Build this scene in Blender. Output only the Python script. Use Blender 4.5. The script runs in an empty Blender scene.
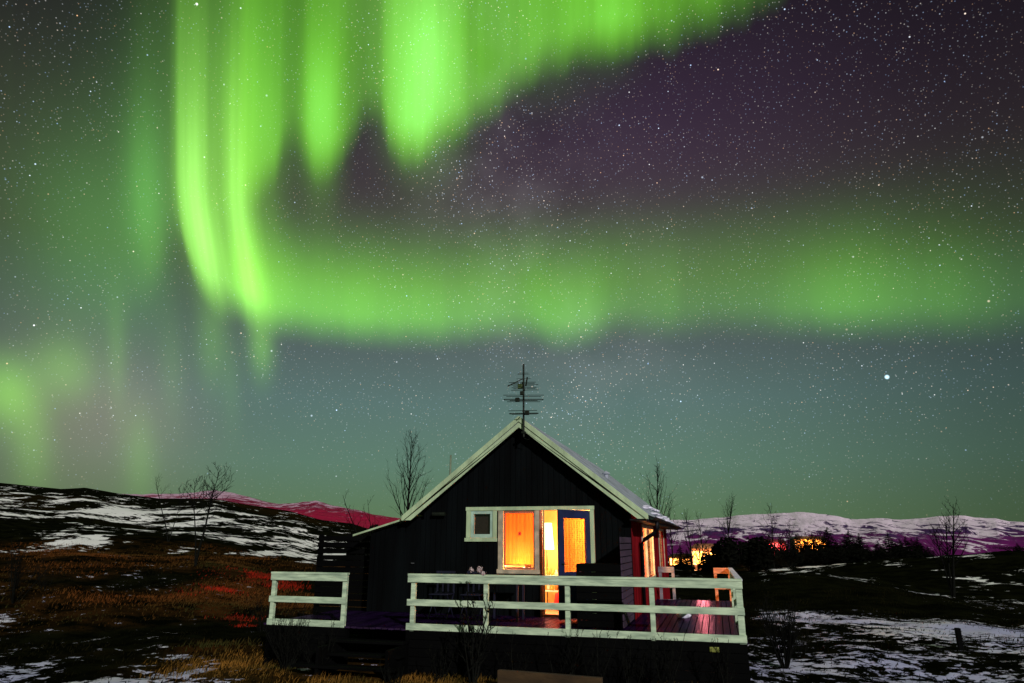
import bpy, bmesh, math, random
import numpy as np
from mathutils import Vector, Matrix

R_ = math.radians
scene = bpy.context.scene
COL = scene.collection
random.seed(7)

# ------------------------------------------------------------------ camera
# World frame = cottage frame: X along its gable front, Y towards its back, Z up, deck top at z = 0.
PITCH, ROLL, YAW = R_(16.30), R_(0.14), R_(16.06)
CAM = np.array([0.0, -11.555, 1.434])
FPX, PW, PH = 683.0, 1024, 683
cp, sp, cr, sr, cy, sy = (math.cos(PITCH), math.sin(PITCH), math.cos(ROLL), math.sin(ROLL),
                          math.cos(YAW), math.sin(YAW))
_r0, _f0, _u0 = np.array([1, 0, 0.]), np.array([0, cp, sp]), np.array([0, -sp, cp])
_right, _up = cr * _r0 + sr * _u0, -sr * _r0 + cr * _u0
_Z = np.array([[cy, -sy, 0], [sy, cy, 0], [0, 0, 1.]])
RIGHT, FWD, UP = _Z @ _right, _Z @ _f0, _Z @ _up
HFWD, HRIGHT = np.array([-sy, cy, 0.]), np.array([cy, sy, 0.])

cam_data = bpy.data.cameras.new('camera')
cam = bpy.data.objects.new('camera', cam_data)
COL.objects.link(cam)
cam_data.sensor_width = 36.0
cam_data.lens = FPX * 36.0 / PW
cam_data.clip_start, cam_data.clip_end = 0.1, 20000
cam.matrix_world = Matrix(((RIGHT[0], UP[0], -FWD[0], CAM[0]), (RIGHT[1], UP[1], -FWD[1], CAM[1]),
                           (RIGHT[2], UP[2], -FWD[2], CAM[2]), (0, 0, 0, 1)))
scene.camera = cam

def ray(px, py):
    return RIGHT * ((px - PW / 2) / FPX) + FWD + UP * ((PH / 2 - py) / FPX)
def at_dist(px, py, dist):                      # a point at a horizontal distance
    d = ray(px, py); return CAM + d * (dist / math.hypot(d[0], d[1]))
def on_y(px, py, Y):
    d = ray(px, py); return CAM + d * (Y - CAM[1]) / d[1]
def az_el(px, py):
    d = ray(px, py)
    return (math.degrees(math.atan2(d @ HRIGHT, d @ HFWD)), math.degrees(math.asin(d[2] / np.linalg.norm(d))))

# ------------------------------------------------------------------ render settings and light
scene.view_settings.view_transform = 'Standard'
scene.view_settings.look = 'None'
scene.view_settings.exposure = 0.0
scene.view_settings.gamma = 1.0
scene.render.engine = 'CYCLES'
scene.cycles.use_denoising = True
scene.cycles.max_bounces = 6
scene.cycles.transparent_max_bounces = 8
scene.cycles.sample_clamp_indirect = 4.0
scene.cycles.blur_glossy = 0.5
scene.cycles.caustics_reflective = False
scene.cycles.caustics_refractive = False

MOON = Vector((0.55, -0.75, 0.37)).normalized()  # towards the moon
ml = bpy.data.lights.new('moon', 'SUN')
ml.energy, ml.angle, ml.color = 2.6, R_(0.6), (1.0, 0.94, 0.97)
moon = bpy.data.objects.new('moon', ml); COL.objects.link(moon)
moon.rotation_euler = (-MOON).to_track_quat('-Z', 'Y').to_euler()

world = bpy.data.worlds.new('World'); scene.world = world
world.use_nodes = True
WN, WL = world.node_tree.nodes, world.node_tree.links
WN.clear()

class X:
    """A scalar socket of the world's node tree with arithmetic."""
    def __init__(s, sock): s.s = sock
    def __add__(a, b): return mth('ADD', a, b)
    __radd__ = __add__
    def __sub__(a, b): return mth('SUBTRACT', a, b)
    def __rsub__(a, b): return mth('SUBTRACT', b, a)
    def __mul__(a, b): return mth('MULTIPLY', a, b)
    __rmul__ = __mul__
    def __truediv__(a, b): return mth('DIVIDE', a, b)
def put(inp, v):
    if isinstance(v, X): WL.new(v.s, inp)
    else: inp.default_value = v
def mth(op, a, b=0.0, c=None, clamp=False):
    n = WN.new('ShaderNodeMath'); n.operation = op; n.use_clamp = clamp
    put(n.inputs[0], a); put(n.inputs[1], b)
    if c is not None: put(n.inputs[2], c)
    return X(n.outputs[0])
def smooth(v, lo, hi):
    n = WN.new('ShaderNodeMapRange'); n.interpolation_type = 'SMOOTHSTEP'
    put(n.inputs['Value'], v); put(n.inputs['From Min'], lo); put(n.inputs['From Max'], hi)
    return X(n.outputs['Result'])
S_LO, S_HI = -46.0, 46.0
def curve(v, pts, lo=S_LO, hi=S_HI, ymax=1.0):
    n = WN.new('ShaderNodeFloatCurve')
    c = n.mapping.curves[0]
    pts = sorted((min(1, max(0, (p - lo) / (hi - lo))), q / ymax) for p, q in pts)
    if pts[0][0] > 0: pts.insert(0, (0.0, pts[0][1]))
    if pts[-1][0] < 1: pts.append((1.0, pts[-1][1]))
    c.points[0].location = pts[0]; c.points[1].location = pts[-1]
    for p in pts[1:-1]: c.points.new(*p)
    for p in c.points: p.handle_type = 'AUTO_CLAMPED'
    n.mapping.update()
    put(n.inputs['Value'], mth('MULTIPLY', v - lo, 1.0 / (hi - lo), clamp=True))
    return X(n.outputs[0]) * ymax
def gauss(s0, e0, rs, re):
    q = mth('POWER', (SS - s0) / rs, 2.0) + mth('POWER', (EL - e0) / re, 2.0)
    return mth('EXPONENT', q * -1.0)
def SE(px, py):                                 # azimuth along the leaning rays, elevation
    a, e = az_el(px, py)
    return a * (1 - 0.0054 * (e - 18)), e
def rgbmul(fac, col):
    n = WN.new('ShaderNodeVectorMath'); n.operation = 'SCALE'
    n.inputs[0].default_value = col; put(n.inputs['Scale'], fac)
    return n.outputs[0]
def vadd(a, b):
    n = WN.new('ShaderNodeVectorMath'); n.operation = 'ADD'
    WL.new(a, n.inputs[0]); WL.new(b, n.inputs[1]); return n.outputs[0]

tc = WN.new('ShaderNodeTexCoord'); DIR = tc.outputs['Generated']
def dot(vec):
    n = WN.new('ShaderNodeVectorMath'); n.operation = 'DOT_PRODUCT'
    WL.new(DIR, n.inputs[0]); n.inputs[1].default_value = tuple(vec)
    return X(n.outputs['Value'])
DZ = dot((0, 0, 1))
EL = mth('DEGREES', mth('ARCSINE', DZ))
AZ = mth('DEGREES', mth('ARCTAN2', dot(HRIGHT), dot(HFWD)))
SS = AZ * (1.0 - 0.0054 * (mth('MINIMUM', EL, 60.0) - 18.0))

def pts_edge(lst): return [SE(*p) for p in lst]
def pts_val(lst, y): return [(SE(px, y)[0], v) for px, v in lst]
def noise1(freq, seed, amp, detail=2.0):        # ray structure along azimuth
    n = WN.new('ShaderNodeTexNoise'); n.noise_dimensions = '2D'
    c = WN.new('ShaderNodeCombineXYZ'); put(c.inputs[0], SS * freq); put(c.inputs[1], EL * 0.02 + seed)
    WL.new(c.outputs[0], n.inputs['Vector']); n.inputs['Scale'].default_value = 1.0
    n.inputs['Detail'].default_value = detail
    return 1.0 + (X(n.outputs[0]) - 0.5) * (2 * amp)
def ragged(freq):
    n = WN.new('ShaderNodeTexNoise'); n.noise_dimensions = '2D'; c = WN.new('ShaderNodeCombineXYZ')
    put(c.inputs[0], SS * freq); put(c.inputs[1], EL * 0.10); WL.new(c.outputs[0], n.inputs['Vector'])
    n.inputs['Scale'].default_value = 1.0; n.inputs['Detail'].default_value = 3.0
    return X(n.outputs[0])
def curtain(edge, val, y_val, width, height, ray_noise, peak=None, rag=1.4):
    e = curve(SS, pts_edge(edge), ymax=60.0)
    i = curve(SS, pts_val(val, y_val))
    above = EL - e + (ragged(0.55) - 0.5) * rag
    rise = smooth(above, -width * 0.9 if not isinstance(width, X) else width * -0.9, width)
    dec = mth('EXPONENT', mth('MAXIMUM', above, 0.0) * (-1.0 / height) if not isinstance(height, X)
              else (mth('MAXIMUM', above, 0.0) * -1.0) / height)
    if peak is not None:                         # brightest some way above the hem
        dec = mth('EXPONENT', mth('POWER', (above - peak) / height, 2.0) * -1.0)
    return i * rise * dec * ray_noise

# the folded arc high up, lower hem given by sky points
folds = noise1(1.5, 2.2, 0.07, 2.0)
c_top = curtain(
    [(120, 250), (200, 235), (246, 192), (262, 184), (275, 172), (293, 134), (304, 148), (320, 166), (338, 156), (351, 134), (376, 108),
     (390, 140), (404, 152), (433, 140), (469, 118), (512, 88), (547, 62), (582, 48), (629, 42), (688, 28), (729, 12), (764, -4), (830, -60)],
    [(120, 0.0), (205, 0.04), (238, 0.22), (262, 0.40), (280, 0.36), (294, 0.22), (306, 0.36), (320, 0.50), (336, 0.46), (352, 0.32), (368, 0.28),
     (386, 0.46), (404, 0.58), (425, 0.60), (448, 0.56), (475, 0.46), (505, 0.42), (545, 0.46), (580, 0.52), (612, 0.56), (650, 0.46), (700, 0.36), (760, 0.26), (860, 0.12), (1000, 0.05)],
    90, 2.2, 17.0, noise1(0.45, 3.1, 0.28) * folds, peak=5.0)
c_top = c_top + (gauss(*SE(424, 66), 3.0, 5.8) * 0.50 + gauss(*SE(410, 122), 1.5, 2.6) * 0.22 + gauss(*SE(320, 112), 1.5, 5.0) * 0.44
                 + gauss(*SE(268, 130), 1.8, 4.6) * 0.16 + gauss(*SE(612, 18), 2.0, 2.6) * 0.22 + gauss(*SE(540, 28), 4.0, 4.0) * 0.12) * folds
# the bright upright rays at the left, their feet bending into the low band
SS_straight = SS
SS = SS - (1.0 - smooth(EL, 15.5, 27.0)) * 1.25
rays = noise1(2.2, 8.7, 0.10, 2.0)
c_ray = curtain(
    [(60, 330), (120, 300), (150, 262), (172, 228), (180, 262), (192, 290), (206, 300), (220, 308), (236, 316), (258, 322), (280, 328), (300, 332)],
    [(40, 0.03), (100, 0.03), (128, 0.05), (145, 0.09), (160, 0.08), (172, 0.14), (180, 0.48), (190, 0.60), (203, 0.60), (214, 0.46), (226, 0.48), (237, 0.56), (246, 0.44), (256, 0.28), (272, 0.10), (310, 0.0)],
    200, 2.0, 15.0, noise1(0.9, 8.7, 0.16) * rays, peak=6.0)
c_ray = c_ray + (gauss(*SE(191, 195), 1.1, 6.2) * 0.32 + gauss(*SE(203, 255), 1.1, 3.6) * 0.26 + gauss(*SE(237, 225), 0.9, 6.5) * 0.28
                 + gauss(*SE(242, 290), 1.3, 2.4) * 0.16 + gauss(*SE(232, 120), 0.8, 5.0) * 0.14) * rays
SS = SS_straight
# the long low band
c_band = curtain(
    [(200, 288), (235, 303), (270, 321), (300, 327), (350, 334), (400, 337), (450, 337), (500, 332), (530, 332), (560, 339), (590, 335), (620, 326), (660, 329), (720, 325), (800, 327), (900, 327), (1024, 324)],
    [(180, 0.0), (215, 0.08), (240, 0.44), (262, 0.54), (285, 0.54), (320, 0.55), (375, 0.54), (430, 0.45), (480, 0.36), (520, 0.34), (545, 0.40), (568, 0.42), (595, 0.34), (640, 0.20), (665, 0.22), (690, 0.16), (750, 0.18), (800, 0.27), (840, 0.32), (880, 0.28), (940, 0.21), (1000, 0.13), (1024, 0.10)],
    320, 1.9, 4.3, noise1(0.30, 5.3, 0.12) * noise1(0.9, 1.3, 0.05, 2.0), peak=2.0, rag=0.35)
c_band = c_band + gauss(*SE(560, 262), 26.0, 3.6) * 0.06
glow = (gauss(*SE(6, 392), 1.7, 2.2) * 0.46 + gauss(*SE(64, 370), 2.0, 2.2) * 0.25 + gauss(*SE(262, 345), 0.95, 2.4) * 0.30
        + gauss(*SE(212, 345), 1.2, 3.2) * 0.15 + gauss(*SE(32, 440), 1.3, 3.4) * 0.18 + gauss(*SE(172, 370), 1.0, 4.0) * 0.07 + gauss(*SE(232, 380), 0.8, 3.5) * 0.06 + gauss(*SE(117, 355), 0.7, 4.2) * 0.11
        + gauss(*SE(140, 450), 1.2, 3.6) * 0.13)
veil = gauss(*SE(104, 240), 5.2, 7.5) * 0.19 + gauss(*SE(147, 195), 1.5, 5.4) * 0.25 + gauss(*SE(160, 120), 4.0, 7.0) * 0.07 + gauss(*SE(250, 60), 5.0, 7.0) * 0.08
back = smooth(mth('ABSOLUTE', AZ), 50.0, 100.0) * smooth(EL, 5.0, 40.0) * 0.16      # aurora overhead and behind the camera

# air glow between the curtains: elevation ramp
ramp = WN.new('ShaderNodeValToRGB')
cr_ = ramp.color_ramp
stops = [(0.0, (.108, .180, .082)), (2.5, (.110, .196, .106)), (6, (.112, .208, .152)), (11, (.104, .180, .166)), (16, (.090, .124, .122)),
         (21, (.070, .064, .064)), (27, (.054, .040, .050)), (34, (.032, .023, .034)), (44, (.013, .010, .016)), (90, (.012, .012, .016))]
while len(cr_.elements) < len(stops): cr_.elements.new(0.5)
for k, (e_, c_) in enumerate(stops):
    cr_.elements[k].position = max(0.0, e_) / 90.0; cr_.elements[k].color = (*c_, 1)
put(ramp.inputs[0], mth('DIVIDE', EL, 90.0, clamp=True))
bgc = WN.new('ShaderNodeVectorMath'); bgc.operation = 'SCALE'
WL.new(ramp.outputs[0], bgc.inputs[0])
put(bgc.inputs['Scale'], curve(AZ, [(-46, .55), (-36, .72), (-24, 0.92), (-8, 1.0), (8, 1.0), (20, .88), (30, .66), (38, .48), (46, .42)]))
sky = bgc.outputs[0]
sky = vadd(sky, rgbmul(gauss(*SE(70, 420), 8, 6), (.085, .050, .022)))               # brownish low left
sky = vadd(sky, rgbmul(gauss(*SE(640, 130), 16, 8), (.008, .001, .012)))
sky = vadd(sky, rgbmul(c_top, (.235, .86, .008)))
sky = vadd(sky, rgbmul(mth('POWER', c_top, 3.0), (.02, .08, .075)))
sky = vadd(sky, rgbmul(c_ray, (.29, .84, .055)))
sky = vadd(sky, rgbmul(mth('POWER', c_ray, 3.0), (.12, .22, .10)))
sky = vadd(sky, rgbmul(c_band, (.235, .92, .030)))
sky = vadd(sky, rgbmul(glow, (.26, .80, .02)))
sky = vadd(sky, rgbmul(veil, (.15, .72, .10)))
sky = vadd(sky, rgbmul(gauss(*SE(120, 405), 5, 4), (.040, .010, .030)))
sky = vadd(sky, rgbmul(back, (.45, .70, .40)))

def stars(scale, radius, gain, power, offset, density=None):
    v = WN.new('ShaderNodeTexVoronoi'); v.voronoi_dimensions = '3D'; v.feature = 'F1'
    off = WN.new('ShaderNodeVectorMath'); off.operation = 'ADD'; WL.new(DIR, off.inputs[0]); off.inputs[1].default_value = offset
    WL.new(off.outputs[0], v.inputs['Vector']); v.inputs['Scale'].default_value = scale
    v.inputs['Randomness'].default_value = 1.0
    sep = WN.new('ShaderNodeSeparateColor'); WL.new(v.outputs['Color'], sep.inputs[0])
    m = mth('SUBTRACT', 1.0, X(v.outputs['Distance']) / radius, clamp=True)
    b = mth('POWER', X(sep.outputs[0]), power) * gain * mth('POWER', m, 1.15)
    if density is not None: b = b * density
    tint = WN.new('ShaderNodeValToRGB'); t = tint.color_ramp
    t.elements[0].position, t.elements[0].color = 0.0, (1.0, .55, .28, 1)
    t.elements[1].position, t.elements[1].color = 1.0, (.38, .58, 1.0, 1)
    e = t.elements.new(0.4); e.color = (1, .95, .88, 1)
    e = t.elements.new(0.7); e.color = (.66, .80, 1, 1)
    WL.new(sep.outputs[1], tint.inputs[0])
    o = WN.new('ShaderNodeVectorMath'); o.operation = 'SCALE'
    WL.new(tint.outputs[0], o.inputs[0]); put(o.inputs['Scale'], b)
    return o.outputs[0]
cl = WN.new('ShaderNodeTexNoise'); WL.new(DIR, cl.inputs['Vector']); cl.inputs['Scale'].default_value = 11.0; cl.inputs['Detail'].default_value = 5.0
ext = (smooth(EL, 0.0, 13.0) * 0.82 + 0.18) * (0.62 + 0.85 * smooth(X(cl.outputs[0]), .34, .66)) * (1.0 - mth('MINIMUM', c_top + c_ray + c_band * 0.5, 1.0) * 0.55)
mw = WN.new('ShaderNodeTexNoise'); WL.new(DIR, mw.inputs['Vector']); mw.inputs['Scale'].default_value = 7.0; mw.inputs['Detail'].default_value = 4.0
milky = mth('EXPONENT', mth('POWER', (SS - 5.0 + (EL - 16.0) * 0.42) / 8.0, 2.0) * -1.0) * smooth(X(mw.outputs[0]), .35, .62)
sky = vadd(sky, rgbmul(milky * smooth(EL, 4., 16.) * 0.042, (1, .95, 1)))
sky = vadd(sky, stars(22.0, 0.042, 3.0, 1.8, (3.1, 1.7, 9.2), ext))
sky = vadd(sky, stars(60.0, 0.074, 3.0, 3.2, (0, 0, 0), ext))
sky = vadd(sky, stars(120.0, 0.112, 2.4, 3.2, (5, 2, 1), ext * (0.8 + milky * 0.8)))
sky = vadd(sky, stars(270.0, 0.25, 0.95, 1.2, (1, 7, 3), ext * (0.6 + milky * 1.4)))
# the one bright star low in the right of the sky
sd = Vector(ray(887, 377)).normalized()
cb = mth('MAXIMUM', dot(sd), 0.0)
sky = vadd(sky, rgbmul(smooth(cb, math.cos(0.0034), 1.0), (.9, 1.3, 1.6)))

nish = WN.new('ShaderNodeTexSky'); nish.sky_type = 'NISHITA'; nish.sun_disc = False
nish.sun_elevation = math.asin(MOON.z); nish.sun_rotation = math.atan2(MOON.x, MOON.y)
nsc = WN.new('ShaderNodeVectorMath'); nsc.operation = 'SCALE'; WL.new(nish.outputs[0], nsc.inputs[0]); nsc.inputs['Scale'].default_value = 0.00008
sky = vadd(sky, nsc.outputs[0])
bg = WN.new('ShaderNodeBackground'); WL.new(sky, bg.inputs[0]); bg.inputs[1].default_value = 1.0
wo = WN.new('ShaderNodeOutputWorld'); WL.new(bg.outputs[0], wo.inputs[0])
world.cycles.sampling_method = 'MANUAL'; world.cycles.sample_map_resolution = 512

# ------------------------------------------------------------------ helpers
def material(name, col, rough=0.7, var=0.25, scale=6.0, bump=0.0, bscale=40.0, stretch=(1, 1, 1), metallic=0.0, emit=None,
             col2=None, spec=0.4, detail=5.0):
    m = bpy.data.materials.new(name); m.use_nodes = True
    n, l = m.node_tree.nodes, m.node_tree.links
    b = n['Principled BSDF']
    b.inputs['Roughness'].default_value = rough; b.inputs['Metallic'].default_value = metallic
    b.inputs['Specular IOR Level'].default_value = spec
    t = n.new('ShaderNodeTexCoord'); mp = n.new('ShaderNodeMapping'); mp.inputs['Scale'].default_value = stretch
    l.new(t.outputs['Object'], mp.inputs['Vector'])
    nz = n.new('ShaderNodeTexNoise'); nz.inputs['Scale'].default_value = scale; nz.inputs['Detail'].default_value = detail
    l.new(mp.outputs[0], nz.inputs['Vector'])
    mx = n.new('ShaderNodeMix'); mx.data_type = 'RGBA'
    c2 = col2 if col2 is not None else tuple(c * (1 - var) for c in col)
    c1 = col if col2 is not None else tuple(min(1, c * (1 + var * .6)) for c in col)
    mx.inputs[6].default_value = (*c1, 1); mx.inputs[7].default_value = (*c2, 1)
    rg = n.new('ShaderNodeMapRange'); rg.inputs['From Min'].default_value = 0.36; rg.inputs['From Max'].default_value = 0.64
    l.new(nz.outputs[0], rg.inputs[0]); l.new(rg.outputs[0], mx.inputs[0]); l.new(mx.outputs[2], b.inputs['Base Color'])
    if bump:
        bz = n.new('ShaderNodeTexNoise'); bz.inputs['Scale'].default_value = bscale; bz.inputs['Detail'].default_value = 6
        l.new(mp.outputs[0], bz.inputs['Vector'])
        bp = n.new('ShaderNodeBump'); bp.inputs['Strength'].default_value = bump; bp.inputs['Distance'].default_value = 0.02
        l.new(bz.outputs[0], bp.inputs['Height']); l.new(bp.outputs[0], b.inputs['Normal'])
    if emit:
        b.inputs['Emission Color'].default_value = (*emit[0], 1); b.inputs['Emission Strength'].default_value = emit[1]
    return m

class MB:
    """Collects shapes; build() links them as one mesh object."""
    def __init__(s): s.v, s.f = [], []
    def add(s, vs, fs):
        k = len(s.v); s.v += [tuple(v) for v in vs]; s.f += [tuple(i + k for i in f) for f in fs]; return s
    def box(s, x0, x1, y0, y1, z0, z1):
        vs = [(x, y, z) for z in (z0, z1) for y in (y0, y1) for x in (x0, x1)]
        return s.add(vs, [(0, 2, 3, 1), (4, 5, 7, 6), (0, 1, 5, 4), (2, 6, 7, 3), (0, 4, 6, 2), (1, 3, 7, 5)])
    def bar(s, a, b, w, h, upv=(0, 0, 1)):
        a, b = Vector(a), Vector(b); d = (b - a).normalized(); u = Vector(upv)
        if abs(d.dot(u)) > 0.98: u = Vector((0, 1, 0))
        x = d.cross(u).normalized(); z = x.cross(d)
        vs = []
        for p in (a, b):
            for i, j in ((-1, -1), (1, -1), (1, 1), (-1, 1)): vs.append(p + x * (i * w / 2) + z * (j * h / 2))
        return s.add(vs, [(0, 1, 2, 3), (7, 6, 5, 4), (0, 4, 5, 1), (1, 5, 6, 2), (2, 6, 7, 3), (3, 7, 4, 0)])
    def tube(s, pts, rad, n=6, cap=True):
        pts = [Vector(p) for p in pts]
        if not hasattr(rad, '__len__'): rad = [rad] * len(pts)
        vs, fs = [], []
        for i, p in enumerate(pts):
            d = (pts[min(i + 1, len(pts) - 1)] - pts[max(i - 1, 0)]).normalized()
            u = Vector((0, 0, 1)) if abs(d.z) < .9 else Vector((1, 0, 0))
            x = d.cross(u).normalized(); y = d.cross(x)
            for k in range(n):
                t = 2 * math.pi * k / n
                vs.append(p + (x * math.cos(t) + y * math.sin(t)) * rad[i])
        for i in range(len(pts) - 1):
            for k in range(n):
                a, b = i * n + k, i * n + (k + 1) % n
                fs.append((a, b, b + n, a + n))
        if cap: fs += [tuple(range(n))[::-1], tuple(range((len(pts) - 1) * n, len(pts) * n))]
        return s.add(vs, fs)
    def prism(s, poly, y0, y1):                 # polygon in XZ pushed along Y
        n = len(poly)
        vs = [(x, y0, z) for x, z in poly] + [(x, y1, z) for x, z in poly]
        fs = [tuple(range(n)), tuple(range(n, 2 * n))[::-1]] + [(i, i + n, (i + 1) % n + n, (i + 1) % n) for i in range(n)]
        return s.add(vs, fs)
    def lathe(s, prof, c, n=14):
        vs, fs = [], []
        for r, z in prof:
            for k in range(n):
                t = 2 * math.pi * k / n; vs.append((c[0] + r * math.cos(t), c[1] + r * math.sin(t), c[2] + z))
        for i in range(len(prof) - 1):
            for k in range(n):
                a, b = i * n + k, i * n + (k + 1) % n; fs.append((a, b, b + n, a + n))
        return s.add(vs, fs)
    def blob(s, c, r, seed=0, n=10, m=7):
        rnd = random.Random(seed); vs, fs = [], []
        ph = [rnd.uniform(0, 6.28) for _ in range(6)]
        for i in range(m + 1):
            th = math.pi * i / m
            for k in range(n):
                t = 2 * math.pi * k / n
                q = 1 + .18 * math.sin(2 * t + ph[0]) * math.sin(th) + .12 * math.sin(3 * t + ph[1] + 2 * th) + .1 * math.sin(5 * th + ph[2])
                vs.append((c[0] + r[0] * q * math.sin(th) * math.cos(t), c[1] + r[1] * q * math.sin(th) * math.sin(t), c[2] + r[2] * q * math.cos(th)))
        for i in range(m):
            for k in range(n):
                a, b = i * n + k, i * n + (k + 1) % n; fs.append((a, a + n, b + n, b))
        return s.add(vs, fs)
    def build(s, name, mat, parent=None, bevel=0.0, smooth_=False):
        me = bpy.data.meshes.new(name); me.from_pydata(s.v, [], s.f); me.update()
        bm = bmesh.new(); bm.from_mesh(me); bmesh.ops.recalc_face_normals(bm, faces=bm.faces); bm.to_mesh(me); bm.free()
        me.materials.append(mat)
        if smooth_: me.polygons.foreach_set('use_smooth', [True] * len(me.polygons))
        o = bpy.data.objects.new(name, me); COL.objects.link(o)
        if parent is not None:
            o.parent = parent
            q = parent
            base = Vector((0, 0, 0))
            while q is not None: base += q.location; q = q.parent
            me.transform(Matrix.Translation(-base))
        if bevel:
            md = o.modifiers.new('edge', 'BEVEL'); md.width = bevel; md.segments = 2; md.limit_method = 'ANGLE'
        return o

def tag(o, label=None, cat=None, group=None, kind=None):
    if label: o['label'] = label
    if cat: o['category'] = cat
    if group: o['group'] = group
    if kind: o['kind'] = kind
    return o
def thing(name, label, cat, loc, group=None):
    o = bpy.data.objects.new(name, None); COL.objects.link(o); o.location = loc; o.empty_display_size = 0.2
    return tag(o, label, cat, group)

# ------------------------------------------------------------------ terrain
def _hash(ix, iy, seed):
    h = (ix * 374761393 + iy * 668265263 + seed * 1442695041) & 0xffffffff
    h = ((h ^ (h >> 13)) * 1274126177) & 0xffffffff
    return ((h ^ (h >> 16)) & 0xffff) / 65535.0
def vnoise(x, y, seed=0):
    x, y = np.asarray(x, float), np.asarray(y, float)
    ix, iy = np.floor(x).astype(np.int64), np.floor(y).astype(np.int64)
    fx, fy = x - ix, y - iy
    fx, fy = fx * fx * (3 - 2 * fx), fy * fy * (3 - 2 * fy)
    a, b, c, d = _hash(ix, iy, seed), _hash(ix + 1, iy, seed), _hash(ix, iy + 1, seed), _hash(ix + 1, iy + 1, seed)
    return (a + (b - a) * fx) * (1 - fy) + (c + (d - c) * fx) * fy - 0.5
def fbm(x, y, seed=0, oct=4):
    s, a, t = 0, 1.0, 0
    for k in range(oct): s = s + a * vnoise(x * 2 ** k, y * 2 ** k, seed + 17 * k); t += a; a *= .5
    return s / t * 2
def sstep(v, a, b):
    t = np.clip((np.asarray(v, float) - a) / (b - a), 0, 1); return t * t * (3 - 2 * t)

HILL_D = 150.0
ridge_px = [(-260, 455), (-120, 466), (0, 483), (60, 489), (85, 487.5), (120, 494), (160, 499), (215, 499), (250, 505), (290, 511), (321, 520), (352, 523), (370, 529), (430, 541)]
RIDGE = np.array([az_el(*p) for p in ridge_px] + [(2, -0.9), (8, -0.9), (60, -0.9)])
def polar(Xw, Yw):
    dx, dy = np.asarray(Xw, float) - CAM[0], np.asarray(Yw, float) - CAM[1]
    r = np.hypot(dx, dy)
    a = np.degrees(np.arctan2(dx * HRIGHT[0] + dy * HRIGHT[1], dx * HFWD[0] + dy * HFWD[1]))
    return r, a
def height(Xw, Yw):
    Xw, Yw = np.asarray(Xw, float), np.asarray(Yw, float)
    r, a = polar(Xw, Yw)
    flat = sstep(np.maximum(np.maximum(-8.6 - Xw, Xw - 1.2), np.maximum(-1.2 - Yw, Yw - 14)), 0, 6)
    rough = 0.10 * fbm(Xw / 1.3, Yw / 1.3, 1, 3) + flat * 0.28 * fbm(Xw / 6.0, Yw / 6.0, 2, 3)
    rough = rough + flat * sstep(r, 14, 50) * 1.1 * fbm(Xw / 24.0, Yw / 24.0, 3, 3)
    z = -0.70 + rough
    el = np.interp(np.clip(a, -60, 60), RIDGE[:, 0], RIDGE[:, 1])
    zt = CAM[2] + np.tan(np.radians(el)) * HILL_D
    zt = np.where(np.abs(a) > 100, -0.9, zt)
    t = np.clip((r - 20) / (HILL_D - 20), 0, 1)
    prof = np.where(a < 0, t ** 1.15, t)
    back = sstep(r, HILL_D, HILL_D * 2.6)
    z = z + (zt + 0.7) * prof * (1 - back) - 2.0 * back
    z = z - sstep(r, HILL_D - 25, HILL_D) * rough * .75
    z = z - 30.0 * sstep(r, 92, 420) * sstep(a, -9, -4) * (1 - sstep(a, 95, 120))
    # the heath bank in the right middle distance
    k = np.exp(-((a - 38) / 14) ** 2) * np.exp(-((r - 62) / 17) ** 2)
    z = z + 1.30 * k
    z = z + 0.42 * np.exp(-((a - 22) / 5) ** 2) * np.exp(-((r - 36) / 6) ** 2)
    return z
def ground_at(px, py):
    d = ray(px, py); d = d / math.hypot(d[0], d[1])
    rr = np.geomspace(3, 900, 3000)
    P = CAM[None] + d[None] * rr[:, None]
    below = P[:, 2] <= height(P[:, 0], P[:, 1])
    k = int(np.argmax(below)) if below.any() else len(rr) - 1
    p = P[k]; return np.array([p[0], p[1], float(height(p[0], p[1]))])
def gz(x, y): return float(height(x, y))

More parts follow.
